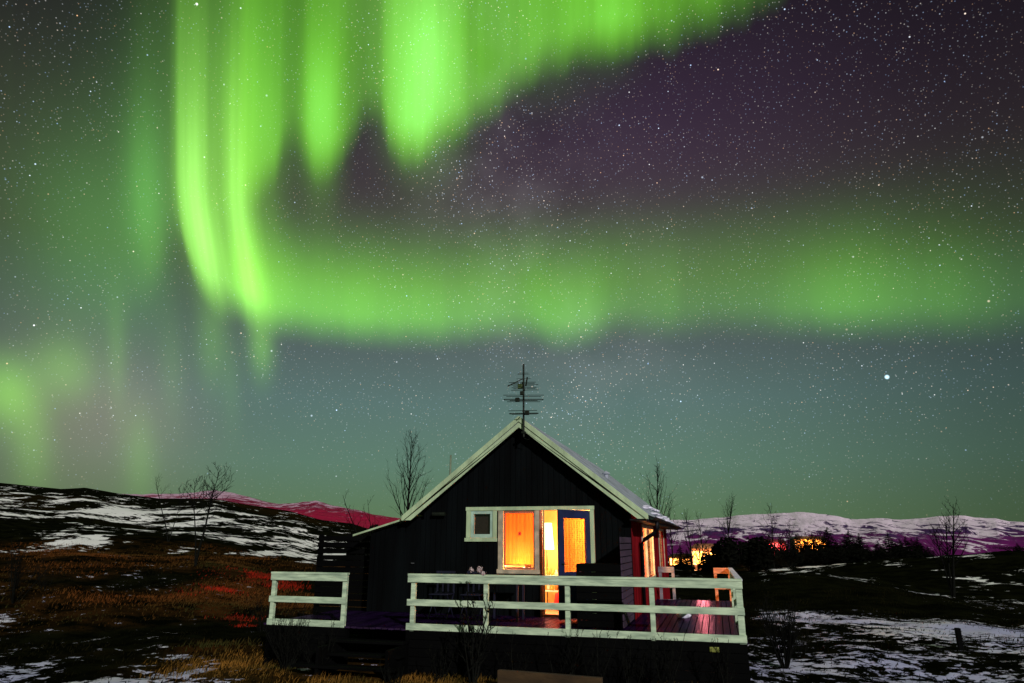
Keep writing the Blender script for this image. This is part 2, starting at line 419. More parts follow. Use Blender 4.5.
def cover(Xw, Yw):
    """Snow and rust-red vegetation of the ground, in patches by place: (snow 0..1, rust 0..1, tan 0..1)."""
    r, a = polar(Xw, Yw)
    snow = np.full(np.shape(r), 0.10)
    rust = np.zeros(np.shape(r)); tan_ = np.zeros(np.shape(r))
    # right: the snowy field beside the deck, out to 14 m
    m = sstep(a, 16.8, 20.5) * (1 - sstep(r, 22, 29)) 
    snow = np.maximum(snow, 0.10 + 0.40 * m * (0.85 + 0.8 * fbm(Xw / 3.0, Yw / 3.0, 41, 2)))
    m = sstep(a, 16.6, 17.2) * (1 - sstep(a, 18.5, 21)) * (1 - sstep(r, 15, 22)); snow = np.maximum(snow, 0.10 + 0.36 * m)
    # right middle: thin drifts on dark heath
    m = sstep(r, 30, 40) * (1 - sstep(r, 100, 180)) * sstep(a, 5, 12); snow = np.maximum(snow, 0.10 + 0.16 * m)
    m = np.exp(-((r - 74) / 9) ** 2) * sstep(a, 8, 13) * (1 - sstep(a, 31, 35)); snow = np.maximum(snow, 0.10 + 0.48 * m)
    # left: the near corner
    m = (1 - sstep(r, 12.3, 15.0)) * (1 - sstep(a, -25, -19)); snow = np.maximum(snow, 0.10 + 0.49 * m)
    m = np.exp(-((r - 15.0) / 1.6) ** 2) * (1 - sstep(a, -33, -29)); snow = np.maximum(snow, 0.10 + 0.42 * m)
    m = sstep(r, 34, 44) * (1 - sstep(r, 60, 75)) * (1 - sstep(a, -14, -9)); snow = np.maximum(snow, 0.10 + 0.14 * m)
    m = np.exp(-((r - 23.0) / 3.0) ** 2) * (1 - sstep(a, -36, -31)); snow = np.maximum(snow, 0.10 + 0.40 * m)
    # the hill
    lo = np.interp(a, [-45, -36, -30, -24, -18, -12], [54, 52, 50, 46, 38, 36])
    m = sstep(r, lo, lo + 14) * (1 - sstep(r, 128, 150)) * (1 - sstep(a, -14, -9))
    d = np.exp(-((r - np.interp(a, [-40, -30, -24, -18, -14], [78, 92, 78, 62, 50])) / 30) ** 2)
    snow = np.maximum(snow, 0.10 + m * (0.10 + 0.27 * d))
    snow = np.where((np.abs(a) > 60), 0.42, snow)
    # rust heath on the left, tan grass near
    m = sstep(r, 15.5, 19) * (1 - sstep(r, 40, 50)) * (1 - sstep(a, -13, -9))
    rust = m * (0.55 + 0.9 * fbm(Xw / 5.0, Yw / 5.0, 51, 4))
    rust = rust - 0.9 * np.exp(-((r - 19.0) / 1.8) ** 2) - 0.3 * np.exp(-((r - 31) / 3.0) ** 2)
    rust = rust + 0.9 * np.exp(-((a + 21.5) / 2.6) ** 2) * (np.exp(-((r - 16.6) / 1.0) ** 2) + np.exp(-((r - 26) / 3.0) ** 2))
    tan_ = (1 - sstep(r, 12.5, 17)) * sstep(a, -30, -20) * (1 - sstep(a, 14, 17)) * (0.62 + 0.5 * fbm(Xw / 2.2, Yw / 2.2, 61, 3))
    tan_ = tan_ + 0.30 * sstep(r, 60, 90) * (1 - sstep(a, -14, -10)) * np.clip(fbm(Xw / 20, Yw / 20, 71, 3), 0, 1)
    snow = np.where((Xw > -8.3) & (Xw < .35) & (Yw > -1.5) & (Yw < 7), 0.0, snow)
    return np.clip(snow, 0, 1), np.clip(rust, 0, 1), np.clip(tan_, 0, 1)

# ground sheet: fine rings close to the camera, wide rings out to the foot of the mountains
rings = np.concatenate([[0.5, 2.0, 3.2], np.geomspace(4.2, 26, 150), np.geomspace(26.3, 220, 150)[1:], np.geomspace(226, 4200, 40)])
azs = np.concatenate([np.linspace(-180, -62, 40)[:-1], np.linspace(-62, -44, 30)[:-1], np.linspace(-44, 44, 460), np.linspace(44, 62, 30)[1:], np.linspace(62, 180, 40)[1:-1]])
A_, Q_ = np.meshgrid(np.radians(azs), rings)
GX = CAM[0] + Q_ * (np.sin(A_) * HRIGHT[0] + np.cos(A_) * HFWD[0])
GY = CAM[1] + Q_ * (np.sin(A_) * HRIGHT[1] + np.cos(A_) * HFWD[1])
GZ = height(GX, GY)
nr, na = GX.shape
sn, ru, ta = cover(GX, GY)
idx = np.arange(nr * na).reshape(nr, na)
nxt = np.roll(idx, -1, axis=1)
quads = np.stack([idx[:-1], nxt[:-1], nxt[1:], idx[1:]], -1).reshape(-1, 4)
me = bpy.data.meshes.new('ground')
me.from_pydata(np.stack([GX, GY, GZ], -1).reshape(-1, 3).tolist(), [], quads.tolist())
far_ = sstep(Q_, 24, 48)
for nm, arr in (('snow', sn), ('rust', ru), ('tan', ta), ('far', far_)):
    at = me.attributes.new(nm, 'FLOAT', 'POINT'); at.data.foreach_set('value', arr.reshape(-1).astype(np.float32))
me.polygons.foreach_set('use_smooth', [True] * len(me.polygons)); me.update()
if me.polygons[5000].normal.z < 0: me.flip_normals()

gm = bpy.data.materials.new('heath_ground'); gm.use_nodes = True
n, l = gm.node_tree.nodes, gm.node_tree.links
b = n['Principled BSDF']; b.inputs['Roughness'].default_value = 1.0; b.inputs['Specular IOR Level'].default_value = 0.0
geo = n.new('ShaderNodeNewGeometry')
def gnoise(scale, detail, rough=.55, stretch=None):
    z = n.new('ShaderNodeTexNoise'); z.inputs['Scale'].default_value = scale; z.inputs['Detail'].default_value = detail; z.inputs['Roughness'].default_value = rough
    if stretch:
        mp = n.new('ShaderNodeMapping'); mp.inputs['Scale'].default_value = stretch; mp.inputs['Rotation'].default_value = (0, 0, -YAW)
        l.new(geo.outputs['Position'], mp.inputs[0]); l.new(mp.outputs[0], z.inputs['Vector'])
    else: l.new(geo.outputs['Position'], z.inputs['Vector'])
    return z.outputs[0]
def gm_math(op, a, b_=0.0, clamp=False):
    q = n.new('ShaderNodeMath'); q.operation = op; q.use_clamp = clamp
    for i, v in enumerate((a, b_)):
        if isinstance(v, (int, float)): q.inputs[i].default_value = v
        else: l.new(v, q.inputs[i])
    return q.outputs[0]
def gm_attr(nm):
    q = n.new('ShaderNodeAttribute'); q.attribute_name = nm; return q.outputs['Fac']
def gm_range(v, a, b_):
    q = n.new('ShaderNodeMapRange'); q.interpolation_type = 'SMOOTHSTEP'; q.inputs['From Min'].default_value = a; q.inputs['From Max'].default_value = b_
    l.new(v, q.inputs[0]); return q.outputs[0]
def gm_mix(f, a, b_):
    q = n.new('ShaderNodeMix'); q.data_type = 'RGBA'
    if isinstance(f, (int, float)): q.inputs[0].default_value = f
    else: l.new(f, q.inputs[0])
    for i, v in ((6, a), (7, b_)):
        if isinstance(v, tuple): q.inputs[i].default_value = (*v, 1)
        else: l.new(v, q.inputs[i])
    return q.outputs[2]
n_hill = gnoise(.30, 7, .58, (1, .62, 1))
n_fine, n_mid, n_big = gnoise(5.0, 8, .66), gnoise(1.0, 9, .66, (1, 1.3, 1)), gnoise(0.13, 9, .64, (1, .8, 1))
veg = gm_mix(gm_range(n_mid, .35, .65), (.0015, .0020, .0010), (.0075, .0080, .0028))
veg = gm_mix(gm_math('MULTIPLY', gm_attr('rust'), gm_range(n_mid, .38, .62)), veg, (.085, .028, .007))
veg = gm_mix(gm_math('MULTIPLY', gm_attr('tan'), gm_range(n_fine, .30, .62)), veg, (.11, .052, .012))
near_n = gm_math('ADD', gm_math('MULTIPLY', n_fine, .36), gm_math('ADD', gm_math('MULTIPLY', n_mid, .38), gm_math('MULTIPLY', n_big, .26)))
far_n = gm_math('ADD', gm_math('MULTIPLY', n_hill, .46), gm_math('ADD', gm_math('MULTIPLY', n_mid, .28), gm_math('MULTIPLY', n_big, .26)))
fa = gm_attr('far')
sm = gm_math('ADD', gm_math('MULTIPLY', far_n, fa), gm_math('MULTIPLY', near_n, gm_math('SUBTRACT', 1.0, fa)))
sm = gm_math('ADD', gm_math('MULTIPLY', gm_math('SUBTRACT', sm, .5), 4.4), gm_attr('snow'))
snow_f = gm_range(sm, .47, .54)
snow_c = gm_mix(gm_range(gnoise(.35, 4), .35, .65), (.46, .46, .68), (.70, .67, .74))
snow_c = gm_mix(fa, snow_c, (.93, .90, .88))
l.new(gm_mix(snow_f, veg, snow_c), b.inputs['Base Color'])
bp = n.new('ShaderNodeBump'); bp.inputs['Strength'].default_value = 0.8; bp.inputs['Distance'].default_value = 0.06
l.new(gm_math('ADD', gm_math('MULTIPLY', n_fine, .7), gm_math('MULTIPLY', snow_f, .5)), bp.inputs['Height']); l.new(bp.outputs[0], b.inputs['Normal'])
me.materials.append(gm)
ground = bpy.data.objects.new('ground', me); COL.objects.link(ground)
tag(ground, 'dark heath ground with patches of snow and rusty grass', 'ground', kind='structure')

# ------------------------------------------------------------------ mountains beyond
def mountain(name, label, pts, az0, az1, d0, d1, mat, seed, rough):
    R = np.array([az_el(*p) for p in pts])
    az = np.linspace(az0, az1, int((az1 - az0) / 0.10)); t = np.linspace(0, 1, 46)
    dist = d0 + (d1 - d0) * t
    A, D = np.meshgrid(np.radians(az), dist); T = np.meshgrid(az, t)[1]
    X_ = CAM[0] + D * (np.sin(A) * HRIGHT[0] + np.cos(A) * HFWD[0]); Y_ = CAM[1] + D * (np.sin(A) * HRIGHT[1] + np.cos(A) * HFWD[1])
    el = np.interp(np.degrees(A), R[:, 0], R[:, 1]) + .10 * fbm(np.degrees(A) * .9, np.degrees(A) * 0 + seed, seed + 3, 5)
    top = CAM[2] + np.tan(np.radians(el)) * d1
    k = fbm(X_ / (d1 * .07), Y_ / (d1 * .16), seed, 5)
    Zm = -31 + (top + 31) * np.clip(0.86 * T ** 0.75 + 0.14 * T, 0, 1) + rough * (d1 / 3000) * k * np.sin(np.pi * T) * (0.35 + T)
    X_ = np.vstack([X_, CAM[0] + (d1 * 1.4) * (X_[-1:] - CAM[0]) / d1]); Y_ = np.vstack([Y_, CAM[1] + (d1 * 1.4) * (Y_[-1:] - CAM[1]) / d1]); Zm = np.vstack([Zm, np.full((1, Zm.shape[1]), -40.)])
    r_, c_ = X_.shape; ix = np.arange(r_ * c_).reshape(r_, c_)
    q = np.stack([ix[:-1, :-1], ix[:-1, 1:], ix[1:, 1:], ix[1:, :-1]], -1).reshape(-1, 4)
    m = bpy.data.meshes.new(name); m.from_pydata(np.stack([X_, Y_, Zm], -1).reshape(-1, 3).tolist(), [], q.tolist())
    m.polygons.foreach_set('use_smooth', [True] * len(m.polygons)); m.materials.append(mat); m.update()
    if m.polygons[100].normal.z < 0: m.flip_normals()
    o = bpy.data.objects.new(name, m); COL.objects.link(o)
    return tag(o, label, 'mountain', kind='structure')
def mountain_mat(name, snow, rock, heath, zlo, zhi, s, bias, top_bias):  # heath is the low band, with town glow painted into its colour
    m = bpy.data.materials.new(name); m.use_nodes = True; n, l = m.node_tree.nodes, m.node_tree.links
    b = n['Principled BSDF']; b.inputs['Roughness'].default_value = .9; b.inputs['Specular IOR Level'].default_value = 0.1
    g = n.new('ShaderNodeNewGeometry'); mp = n.new('ShaderNodeMapping'); mp.inputs['Rotation'].default_value = (0, 0, -YAW); mp.inputs['Scale'].default_value = (s, s * .30, s * 2.2)
    l.new(g.outputs['Position'], mp.inputs[0])
    z1 = n.new('ShaderNodeTexNoise'); z1.inputs['Scale'].default_value = 1; z1.inputs['Detail'].default_value = 10; z1.inputs['Roughness'].default_value = .70; z1.inputs['Distortion'].default_value = .8
    l.new(mp.outputs[0], z1.inputs['Vector'])
    sep = n.new('ShaderNodeSeparateXYZ'); l.new(g.outputs['Position'], sep.inputs[0])
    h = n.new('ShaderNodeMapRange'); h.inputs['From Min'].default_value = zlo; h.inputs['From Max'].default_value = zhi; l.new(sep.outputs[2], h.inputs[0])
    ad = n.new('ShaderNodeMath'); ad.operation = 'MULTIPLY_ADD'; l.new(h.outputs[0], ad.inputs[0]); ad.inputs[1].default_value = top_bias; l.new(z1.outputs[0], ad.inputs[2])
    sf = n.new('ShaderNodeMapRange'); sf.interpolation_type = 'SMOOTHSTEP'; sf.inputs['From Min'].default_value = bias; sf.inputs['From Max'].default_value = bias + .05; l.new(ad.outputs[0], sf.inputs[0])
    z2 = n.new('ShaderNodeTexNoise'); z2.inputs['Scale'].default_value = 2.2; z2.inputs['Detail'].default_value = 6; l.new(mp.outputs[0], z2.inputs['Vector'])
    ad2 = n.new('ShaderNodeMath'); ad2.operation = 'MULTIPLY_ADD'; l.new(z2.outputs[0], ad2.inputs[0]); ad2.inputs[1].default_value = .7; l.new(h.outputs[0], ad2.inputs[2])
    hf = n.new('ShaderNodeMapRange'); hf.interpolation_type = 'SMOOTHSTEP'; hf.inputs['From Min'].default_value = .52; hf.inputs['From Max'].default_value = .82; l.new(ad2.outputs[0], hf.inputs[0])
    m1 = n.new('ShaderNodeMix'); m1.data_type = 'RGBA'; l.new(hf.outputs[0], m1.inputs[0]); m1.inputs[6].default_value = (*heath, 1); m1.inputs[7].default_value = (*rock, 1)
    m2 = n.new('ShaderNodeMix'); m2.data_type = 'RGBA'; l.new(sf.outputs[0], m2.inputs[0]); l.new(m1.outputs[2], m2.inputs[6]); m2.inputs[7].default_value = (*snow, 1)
    l.new(m2.outputs[2], b.inputs['Base Color'])
    bp = n.new('ShaderNodeBump'); bp.inputs['Strength'].default_value = 1.0; bp.inputs['Distance'].default_value = 14.0
    l.new(z1.outputs[0], bp.inputs['Height']); l.new(bp.outputs[0], b.inputs['Normal'])
    return m
M_MTR = mountain_mat('snowy_mountain', (.96, .76, .92), (.055, .018, .100), (.17, .006, .14), -25, 110, .019, .575, .24)  # town glow put into the pink snow and the magenta low band
M_MTL = mountain_mat('crimson_glow_mountain', (.74, .46, .62), (.26, .004, .050), (.42, .006, .055), 40, 190, .030, .68, .36)  # red town glow put into the colour of the whole slope
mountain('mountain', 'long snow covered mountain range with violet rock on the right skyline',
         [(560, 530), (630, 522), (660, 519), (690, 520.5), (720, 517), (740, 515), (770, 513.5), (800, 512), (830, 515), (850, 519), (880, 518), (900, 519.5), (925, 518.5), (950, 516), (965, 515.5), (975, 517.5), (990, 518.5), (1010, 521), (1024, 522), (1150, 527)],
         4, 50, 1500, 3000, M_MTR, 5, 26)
mountain('mountain', 'low mountain with painted crimson glow and snowy crest behind the left hill',
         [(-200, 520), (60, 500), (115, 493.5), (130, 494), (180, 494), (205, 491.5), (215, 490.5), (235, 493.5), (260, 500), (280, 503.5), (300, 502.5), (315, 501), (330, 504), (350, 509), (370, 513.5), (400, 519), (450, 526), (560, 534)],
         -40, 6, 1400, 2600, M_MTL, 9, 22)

# ------------------------------------------------------------------ materials of the cottage
M_BOARD = material('black_stained_board', (.0015, .0024, .0026), .8, .6, 3.0, .3, 30, (1, 1, .15), spec=.06)
M_DARK = material('dark_timber', (.0013, .0014, .0013), .8, .6, 3.0, .3, 25, (.2, 1, 1), spec=.05)
M_CREAM = material('pale_green_paint', (.40, .52, .30), .6, .22, 5.0, .25, 35, (1, 1, .3))
M_RAIL = material('white_rail_paint', (.57, .71, .47), .7, .25, 9.0, .6, 26, (.30, 1, 1.6), col2=(.30, .40, .27), detail=9)  # white paint with the aurora's green put into its colour
M_FROST = material('frosted_paint', (.70, .68, .80), .8, .2, 12.0, .3, 60)
M_WINF = material('worn_window_paint', (.42, .36, .24), .6, .3, 6.0, .2, 40)
M_PINE = material('stained_pine', (.42, .14, .07), .55, .3, 4.0, .15, 30, (1, 1, .2))
M_RED = material('red_timber', (.21, .009, .013), 1, .5, 4.0, .2, 30, (1, 1, .2), spec=0)
M_BLUE = material('blue_door_paint', (.012, .018, .065), .45, .25, 5.0, .1, 40)
M_METAL = material('dark_metal', (.010, .014, .008), .6, .3, 10, spec=.15)
M_ROOF = material('frosted_roofing', (.32, .35, .40), .8, .3, 3.0, .5, 14, (1, .4, 1))
M_GUTTER = material('black_gutter', (.004, .004, .005), .5, .3, 8, spec=.2)
M_DECK = material('wet_deck_board', (.011, .004, .024), .20, .6, 3.0, .22, 9, (1.6, .25, 1), spec=.10)  # purple of the reflected mountain and sky put into the board colour
def wet(m, fac, rough, tint):
    n, l = m.node_tree.nodes, m.node_tree.links; p = n['Principled BSDF']
    p.inputs['Specular IOR Level'].default_value = 0.0; p.inputs['Roughness'].default_value = 1.0
    g = n.new('ShaderNodeBsdfGlossy'); g.inputs['Roughness'].default_value = rough; g.inputs['Color'].default_value = (*tint, 1)
    l.new(p.inputs['Normal'].links[0].from_socket, g.inputs['Normal'])
    x = n.new('ShaderNodeMixShader'); x.inputs[0].default_value = fac
    l.new(p.outputs[0], x.inputs[1]); l.new(g.outputs[0], x.inputs[2]); l.new(x.outputs[0], n['Material Output'].inputs[0])
wet(M_DECK, .13, .19, (1, .55, .90))
M_ROOM = material('pine_panelling', (.66, .36, .10), .7, .2, 3.0)
M_ROOMF = material('room_floor', (.35, .16, .06), .5, .2, 3.0)
def cloth(name, col, col2, scale, stretch=(1, 1, 1), rows=False):
    m = material(name, col, .9, .2, scale, col2=col2, stretch=stretch)
    n, l = m.node_tree.nodes, m.node_tree.links
    p = n['Principled BSDF']; out = n['Material Output']
    tr = n.new('ShaderNodeBsdfTranslucent'); mx = n.new('ShaderNodeMixShader'); mx.inputs[0].default_value = .75
    src = p.inputs['Base Color'].links[0].from_socket
    if rows:                                     # woven lace: rows of small motifs
        t = n.new('ShaderNodeTexCoord'); mp = n.new('ShaderNodeMapping'); mp.inputs['Scale'].default_value = (1, 1, 1)
        l.new(t.outputs['Object'], mp.inputs[0])
        v = n.new('ShaderNodeTexVoronoi'); v.inputs['Scale'].default_value = 26; v.inputs['Randomness'].default_value = .35
        l.new(mp.outputs[0], v.inputs['Vector'])
        r = n.new('ShaderNodeMapRange'); r.inputs['From Min'].default_value = .28; r.inputs['From Max'].default_value = .42; l.new(v.outputs['Distance'], r.inputs[0])
        k = n.new('ShaderNodeMix'); k.data_type = 'RGBA'; l.new(r.outputs[0], k.inputs[0]); k.inputs[6].default_value = (.55, .06, .01, 1); l.new(src, k.inputs[7]); src = k.outputs[2]
    l.new(src, tr.inputs[0]); l.new(p.outputs[0], mx.inputs[1]); l.new(tr.outputs[0], mx.inputs[2]); l.new(mx.outputs[0], out.inputs[0])
    return m
M_BLIND = cloth('orange_blind', (.94, .112, .014), (.88, .092, .011), 2.0)
M_LACE = cloth('lace_curtain', (.95, .34, .05), (.90, .28, .04), 3.0, rows=True)
M_NET = cloth('brown_net', (.10, .065, .05), (.07, .05, .04), 30.0)
def glass(name, tint=(1, 1, 1)):
    m = bpy.data.materials.new(name); m.use_nodes = True; n, l = m.node_tree.nodes, m.node_tree.links
    n.remove(n['Principled BSDF']); t = n.new('ShaderNodeBsdfTransparent'); t.inputs[0].default_value = (*tint, 1)
    g = n.new('ShaderNodeBsdfGlossy'); g.inputs['Roughness'].default_value = .03
    lw = n.new('ShaderNodeLayerWeight'); pw = n.new('ShaderNodeMath'); pw.operation = 'POWER'; pw.inputs[1].default_value = 5
    f = n.new('ShaderNodeMath'); f.operation = 'MULTIPLY_ADD'; f.inputs[1].default_value = .7; f.inputs[2].default_value = .04
    l.new(lw.outputs['Facing'], pw.inputs[0]); l.new(pw.outputs[0], f.inputs[0]); x = n.new('ShaderNodeMixShader')
    nz = n.new('ShaderNodeTexNoise'); nz.inputs['Scale'].default_value = 3; bp = n.new('ShaderNodeBump'); bp.inputs['Strength'].default_value = .03
    l.new(nz.outputs[0], bp.inputs['Height']); l.new(bp.outputs[0], g.inputs['Normal'])
    l.new(f.outputs[0], x.inputs[0]); l.new(t.outputs[0], x.inputs[1]); l.new(g.outputs[0], x.inputs[2]); l.new(x.outputs[0], n['Material Output'].inputs[0])
    return m
M_GLASS = glass('window_glass')

# ------------------------------------------------------------------ cottage
FY = 2.605                                       # gable front
APX, APZ, SL = -3.83, 3.98, 0.785                # ridge and slope
XR, XL, SHX = -1.60, -6.05, -7.29                # side walls, lean-to side wall
BACK = 12.9
def roof_z(x): return APZ - SL * abs(x - APX)
cot = thing('cottage', 'black timber cottage with pale gable boards and orange lit windows', 'cottage', (APX, FY, 0))
OPEN = [(-5.02, -4.41, 1.48, 2.05), (-4.29, -3.53, .84, 2.05), (-3.40, -2.42, 0.0, 2.05)]
mb = MB()
x, k = SHX, 0
while x < XR - .01:                              # upright boards, cut round the openings
    x1 = min(x + .118, XR); xm = (x + x1) / 2
    top = roof_z(xm) - .17 if xm > XL - .02 else 1.965 - .283 * (-6.17 - xm) - .05
    if xm <= -6.05: top = 1.965 - .283 * abs(-6.17 - xm) - .05
    spans = [(-.62, top)]
    for a, b2, z0, z1 in OPEN:
        if x1 > a + .01 and x < b2 - .01:
            ns = []
            for s0, s1 in spans:
                if s0 < z0: ns.append((s0, min(s1, z0)))
                if s1 > z1: ns.append((max(s0, z1), s1))
            spans = ns
    dy = (k % 2) * .012
    for s0, s1 in spans:
        if s1 - s0 > .02: mb.box(x + .004, x1 - .004, FY - .026 + dy, FY, s0, s1)
    x = x1; k += 1
mb.build('front_cladding', M_BOARD, cot)
mb = MB()                                        # solid wall behind, in pieces round the openings
def wall_pieces(mb, y0, y1, x0, x1, ztop):
    xs = [x0] + sorted(v for o in OPEN for v in o[:2]) + [x1]
    for a, b2 in zip(xs[:-1], xs[1:]):
        o = [q for q in OPEN if q[0] <= a + 1e-6 and q[1] >= b2 - 1e-6]
        if o:
            if o[0][2] > 0: mb.box(a, b2, y0, y1, -.6, o[0][2])
            mb.box(a, b2, y0, y1, o[0][3], ztop)
        else: mb.box(a, b2, y0, y1, -.6, ztop)
wall_pieces(mb, FY + .002, FY + .12, XL, XR - .04, 2.08)
mb.prism([(XL, 2.082), (XR - .04, 2.082), (XR - .04, roof_z(XR) - .17), (APX, APZ - .17), (XL, roof_z(XL) - .17)], FY + .002, FY + .12)
mb.box(SHX + .03, XL - .002, FY + .002, FY + .10, -.6, 1.58)
mb.build('front_wall', M_BOARD, cot)
# right side wall with two windows
SW = [(4.62, 7.30, .62, 1.74), (9.40, 11.2, .66, 1.74)]
mb = MB(); yb = FY
while yb < BACK - .01:
    y1 = min(yb + .14, BACK); ym = (yb + y1) / 2
    o = [q for q in SW if q[0] - .005 < ym < q[1] + .005]
    if o: mb.box(XR - .05, XR, yb + .003, y1 - .003, -.6, o[0][2]); mb.box(XR - .05, XR, yb + .003, y1 - .003, o[0][3], 1.98)
    else: mb.box(XR - .05, XR, yb + .003, y1 - .003, -.6, 1.98)
    yb = y1
sw_ = mb.build('side_wall', M_RED, cot)
mb = MB().box(XL, XL + .1, FY + .13, BACK, -.6, 2.0).box(XL + .11, XR - .06, BACK - .1, BACK, -.6, 2.05)
mb.prism([(XL, 2.052), (XR - .06, 2.052), (APX, APZ - .17)], BACK - .1, BACK)
mb.box(SHX, SHX + .08, FY + .11, BACK - 4, -.6, 1.55).box(SHX + .09, XL - .01, BACK - 4.08, BACK - 4, -.6, 1.6)
mb.build('back_wall', M_BOARD, cot)
# roof
RY0, RY1 = 2.31, 13.25
mb = MB()
for s in (-1, 1):
    e = 2.60
    mb.prism([(APX + s * .002, APZ), (APX + s * e, APZ - SL * e), (APX + s * e, APZ - SL * e - .10), (APX + s * .002, APZ - .13)], RY0, RY1)
roof = mb.build('roof', M_ROOF, cot)
rr = random.Random(3)
SNOWLUMPS = []
for q in range(16):
    yq = 2.5 + rr.random() * 9; xx = APX + 2.60 - rr.random() * .5
    SNOWLUMPS.append(((xx, yq, roof_z(xx) + .01), (.06 + .06 * rr.random(), .12 + .2 * rr.random(), .035), q))
M_SNOW = material('snow', (.74, .72, .84), .9, .1, 6.0, .4, 30)
for c_, r_, q in SNOWLUMPS: MB().blob(c_, r_, q).build('snow_lump', M_SNOW, roof, smooth_=True)
MB().tube([(-2.56, 6.0, 2.85), (-2.56, 6.0, 3.06)], .05, 10).lathe([(.0, .12), (.10, .06), (.10, .04), (.05, .02)], (-2.56, 6.0, 3.04)).build('roof_vent', M_ROOF, roof)
for s in (-1, 1):                                # two stepped barge boards on each rake
    e = 2.60; d = .115
    p = [(APX + s * .001, APZ + .006), (APX + s * e, APZ - SL * e + .006), (APX + s * e, APZ - SL * e - .085), (APX + s * (e - .04), APZ - SL * (e - .04) - d - .005), (APX + s * .001, APZ - d)]
    MB().prism(p, 2.262, 2.308).build('barge_board', M_CREAM, cot, bevel=.004)
    p = [(APX + s * .001, APZ - d - .014), (APX + s * (e - .055), APZ - SL * (e - .055) - d - .014), (APX + s * (e - .02), 1.858), (APX + s * (e - .21), 1.858), (APX + s * .001, APZ - .235)]
    MB().prism(p, 2.284, 2.307).build('barge_board', M_CREAM, cot, bevel=.003)
# eaves: dark soffit, fascia, gutter, downpipe
mb = MB().box(XR + .004, APX + 2.56, RY0 + .01, RY1, 1.83, 1.86).box(APX + 2.57, APX + 2.60, RY0 + .005, RY1, 1.80, 1.93)
mb.build('eaves_board', M_GUTTER, cot)
prof = [(math.cos(t) * .062, math.sin(t) * .062) for t in np.linspace(math.pi, 2 * math.pi, 9)]
mb = MB(); vs = []
for yq in (RY0 - .02, RY1 + .02):
    vs += [(APX + 2.668 + c, yq, 1.90 + s) for c, s in prof] + [(APX + 2.668 + c * .93, yq, 1.90 + s * .93) for c, s in prof[::-1]]
mb.add(vs, [(i, (i + 1) % 18, (i + 1) % 18 + 18, i + 18) for i in range(18)] + [tuple(range(18)), tuple(range(18, 36))])
gut = mb.build('gutter', M_GUTTER, cot)
MB().tube([(-1.165, 3.55, 1.86), (-1.165, 3.55, 1.70), (-1.22, 3.56, 1.62), (-1.46, 3.70, 1.47), (-1.535, 3.74, 1.38), (-1.535, 3.74, .02)], .042, 8).build('downpipe', M_GUTTER, cot, smooth_=True)
# left fascia of the rake meets the lean-to roof
mb = MB().prism([(-6.17, 1.985), (-7.64, 1.568), (-7.64, 1.528), (-6.17, 1.945)], 2.42, 9.2)
mb.build('lean_to_roof', M_CREAM, cot, bevel=.003)
mb = MB().box(-6.93, -6.20, FY - .040, FY - .027, -.0, 1.62)
ld = mb.build('lean_to_door', M_BOARD, cot)
MB().tube([(-6.27, FY - .045, .98), (-6.27, FY - .085, .98), (-6.20, FY - .085, .98)], .010, 6).build('handle', material('dull_steel', (.3, .3, .32), .4, metallic=.8), ld)
# trim over the openings and the windows
tr = MB().box(-5.075, -2.325, FY - .062, FY - .027, 2.052, 2.128).build('header_trim', M_CREAM, cot, bevel=.004)
sw = MB().box(-5.06, -4.965, FY - .055, FY - .027, 1.50, 2.050).box(-4.475, -4.385, FY - .055, FY - .027, 1.50, 2.050)
sw.box(-5.09, -4.375, FY - .065, FY - .027, 1.425, 1.498)
w1 = sw.build('window', M_CREAM, cot, bevel=.004)
f1 = MB().box(-4.963, -4.905, FY - .04, FY + .05, 1.50, 2.050).box(-4.535, -4.477, FY - .04, FY + .05, 1.50, 2.050).box(-4.904, -4.536, FY - .04, FY + .05, 1.50, 1.575).box(-4.904, -4.536, FY - .04, FY + .05, 1.985, 2.050)
f1.build('sash', material('pale_sash_paint', (.36, .52, .40), .5, .2, 6), w1, bevel=.004)
MB().box(-4.906, -4.534, FY + .0, FY + .006, 1.573, 1.987).build('pane', M_GLASS, w1)
MB().box(-4.906, -4.534, FY + .06, FY + .064, 1.560, 2.0).build('net_curtain', M_NET, w1)
bw = MB().box(-4.355, -4.245, FY - .050, FY - .027, .885, 2.050).box(-3.575, -3.470, FY - .050, FY - .027, .885, 2.050).box(-4.375, -3.455, FY - .068, FY - .027, .80, .883)
w2 = bw.build('window', M_WINF, cot, bevel=.004)
f2 = MB().box(-4.243, -4.215, FY - .02, FY + .05, .885, 2.05).box(-3.605, -3.577, FY - .02, FY + .05, .885, 2.05).box(-4.214, -3.606, FY - .02, FY + .05, 1.995, 2.05).box(-4.214, -3.606, FY - .02, FY + .05, .885, .925)
f2.build('sash', M_PINE, w2, bevel=.003)
MB().box(-4.216, -3.604, FY + .0, FY + .006, .923, 1.997).build('pane', M_GLASS, w2)
mb = MB(); nb = 60
vs = []; fs = []
for i in range(nb + 1):
    u = i / nb; xx = -4.24 + .66 * u; yy = FY + .085 + .006 * math.sin(u * 19) + .004 * math.sin(u * 47 + 1)
    vs += [(xx, yy, .975), (xx, yy, 2.03)]
fs = [(2 * i, 2 * i + 2, 2 * i + 3, 2 * i + 1) for i in range(nb)]
mb.add(vs, fs).build('blind', M_BLIND, w2, smooth_=True)
MB().tube([(-4.23, FY + .085, .968), (-3.59, FY + .085, .968)], .010, 6).build('blind_rail', M_PINE, w2)
star = []
for i in range(16): star.append((-3.915 + math.cos(i * math.pi / 8) * (.055 if i % 2 == 0 else .022), 1.585 + math.sin(i * math.pi / 8) * (.055 if i % 2 == 0 else .022)))
orn = MB().prism(star, FY + .030, FY + .045)
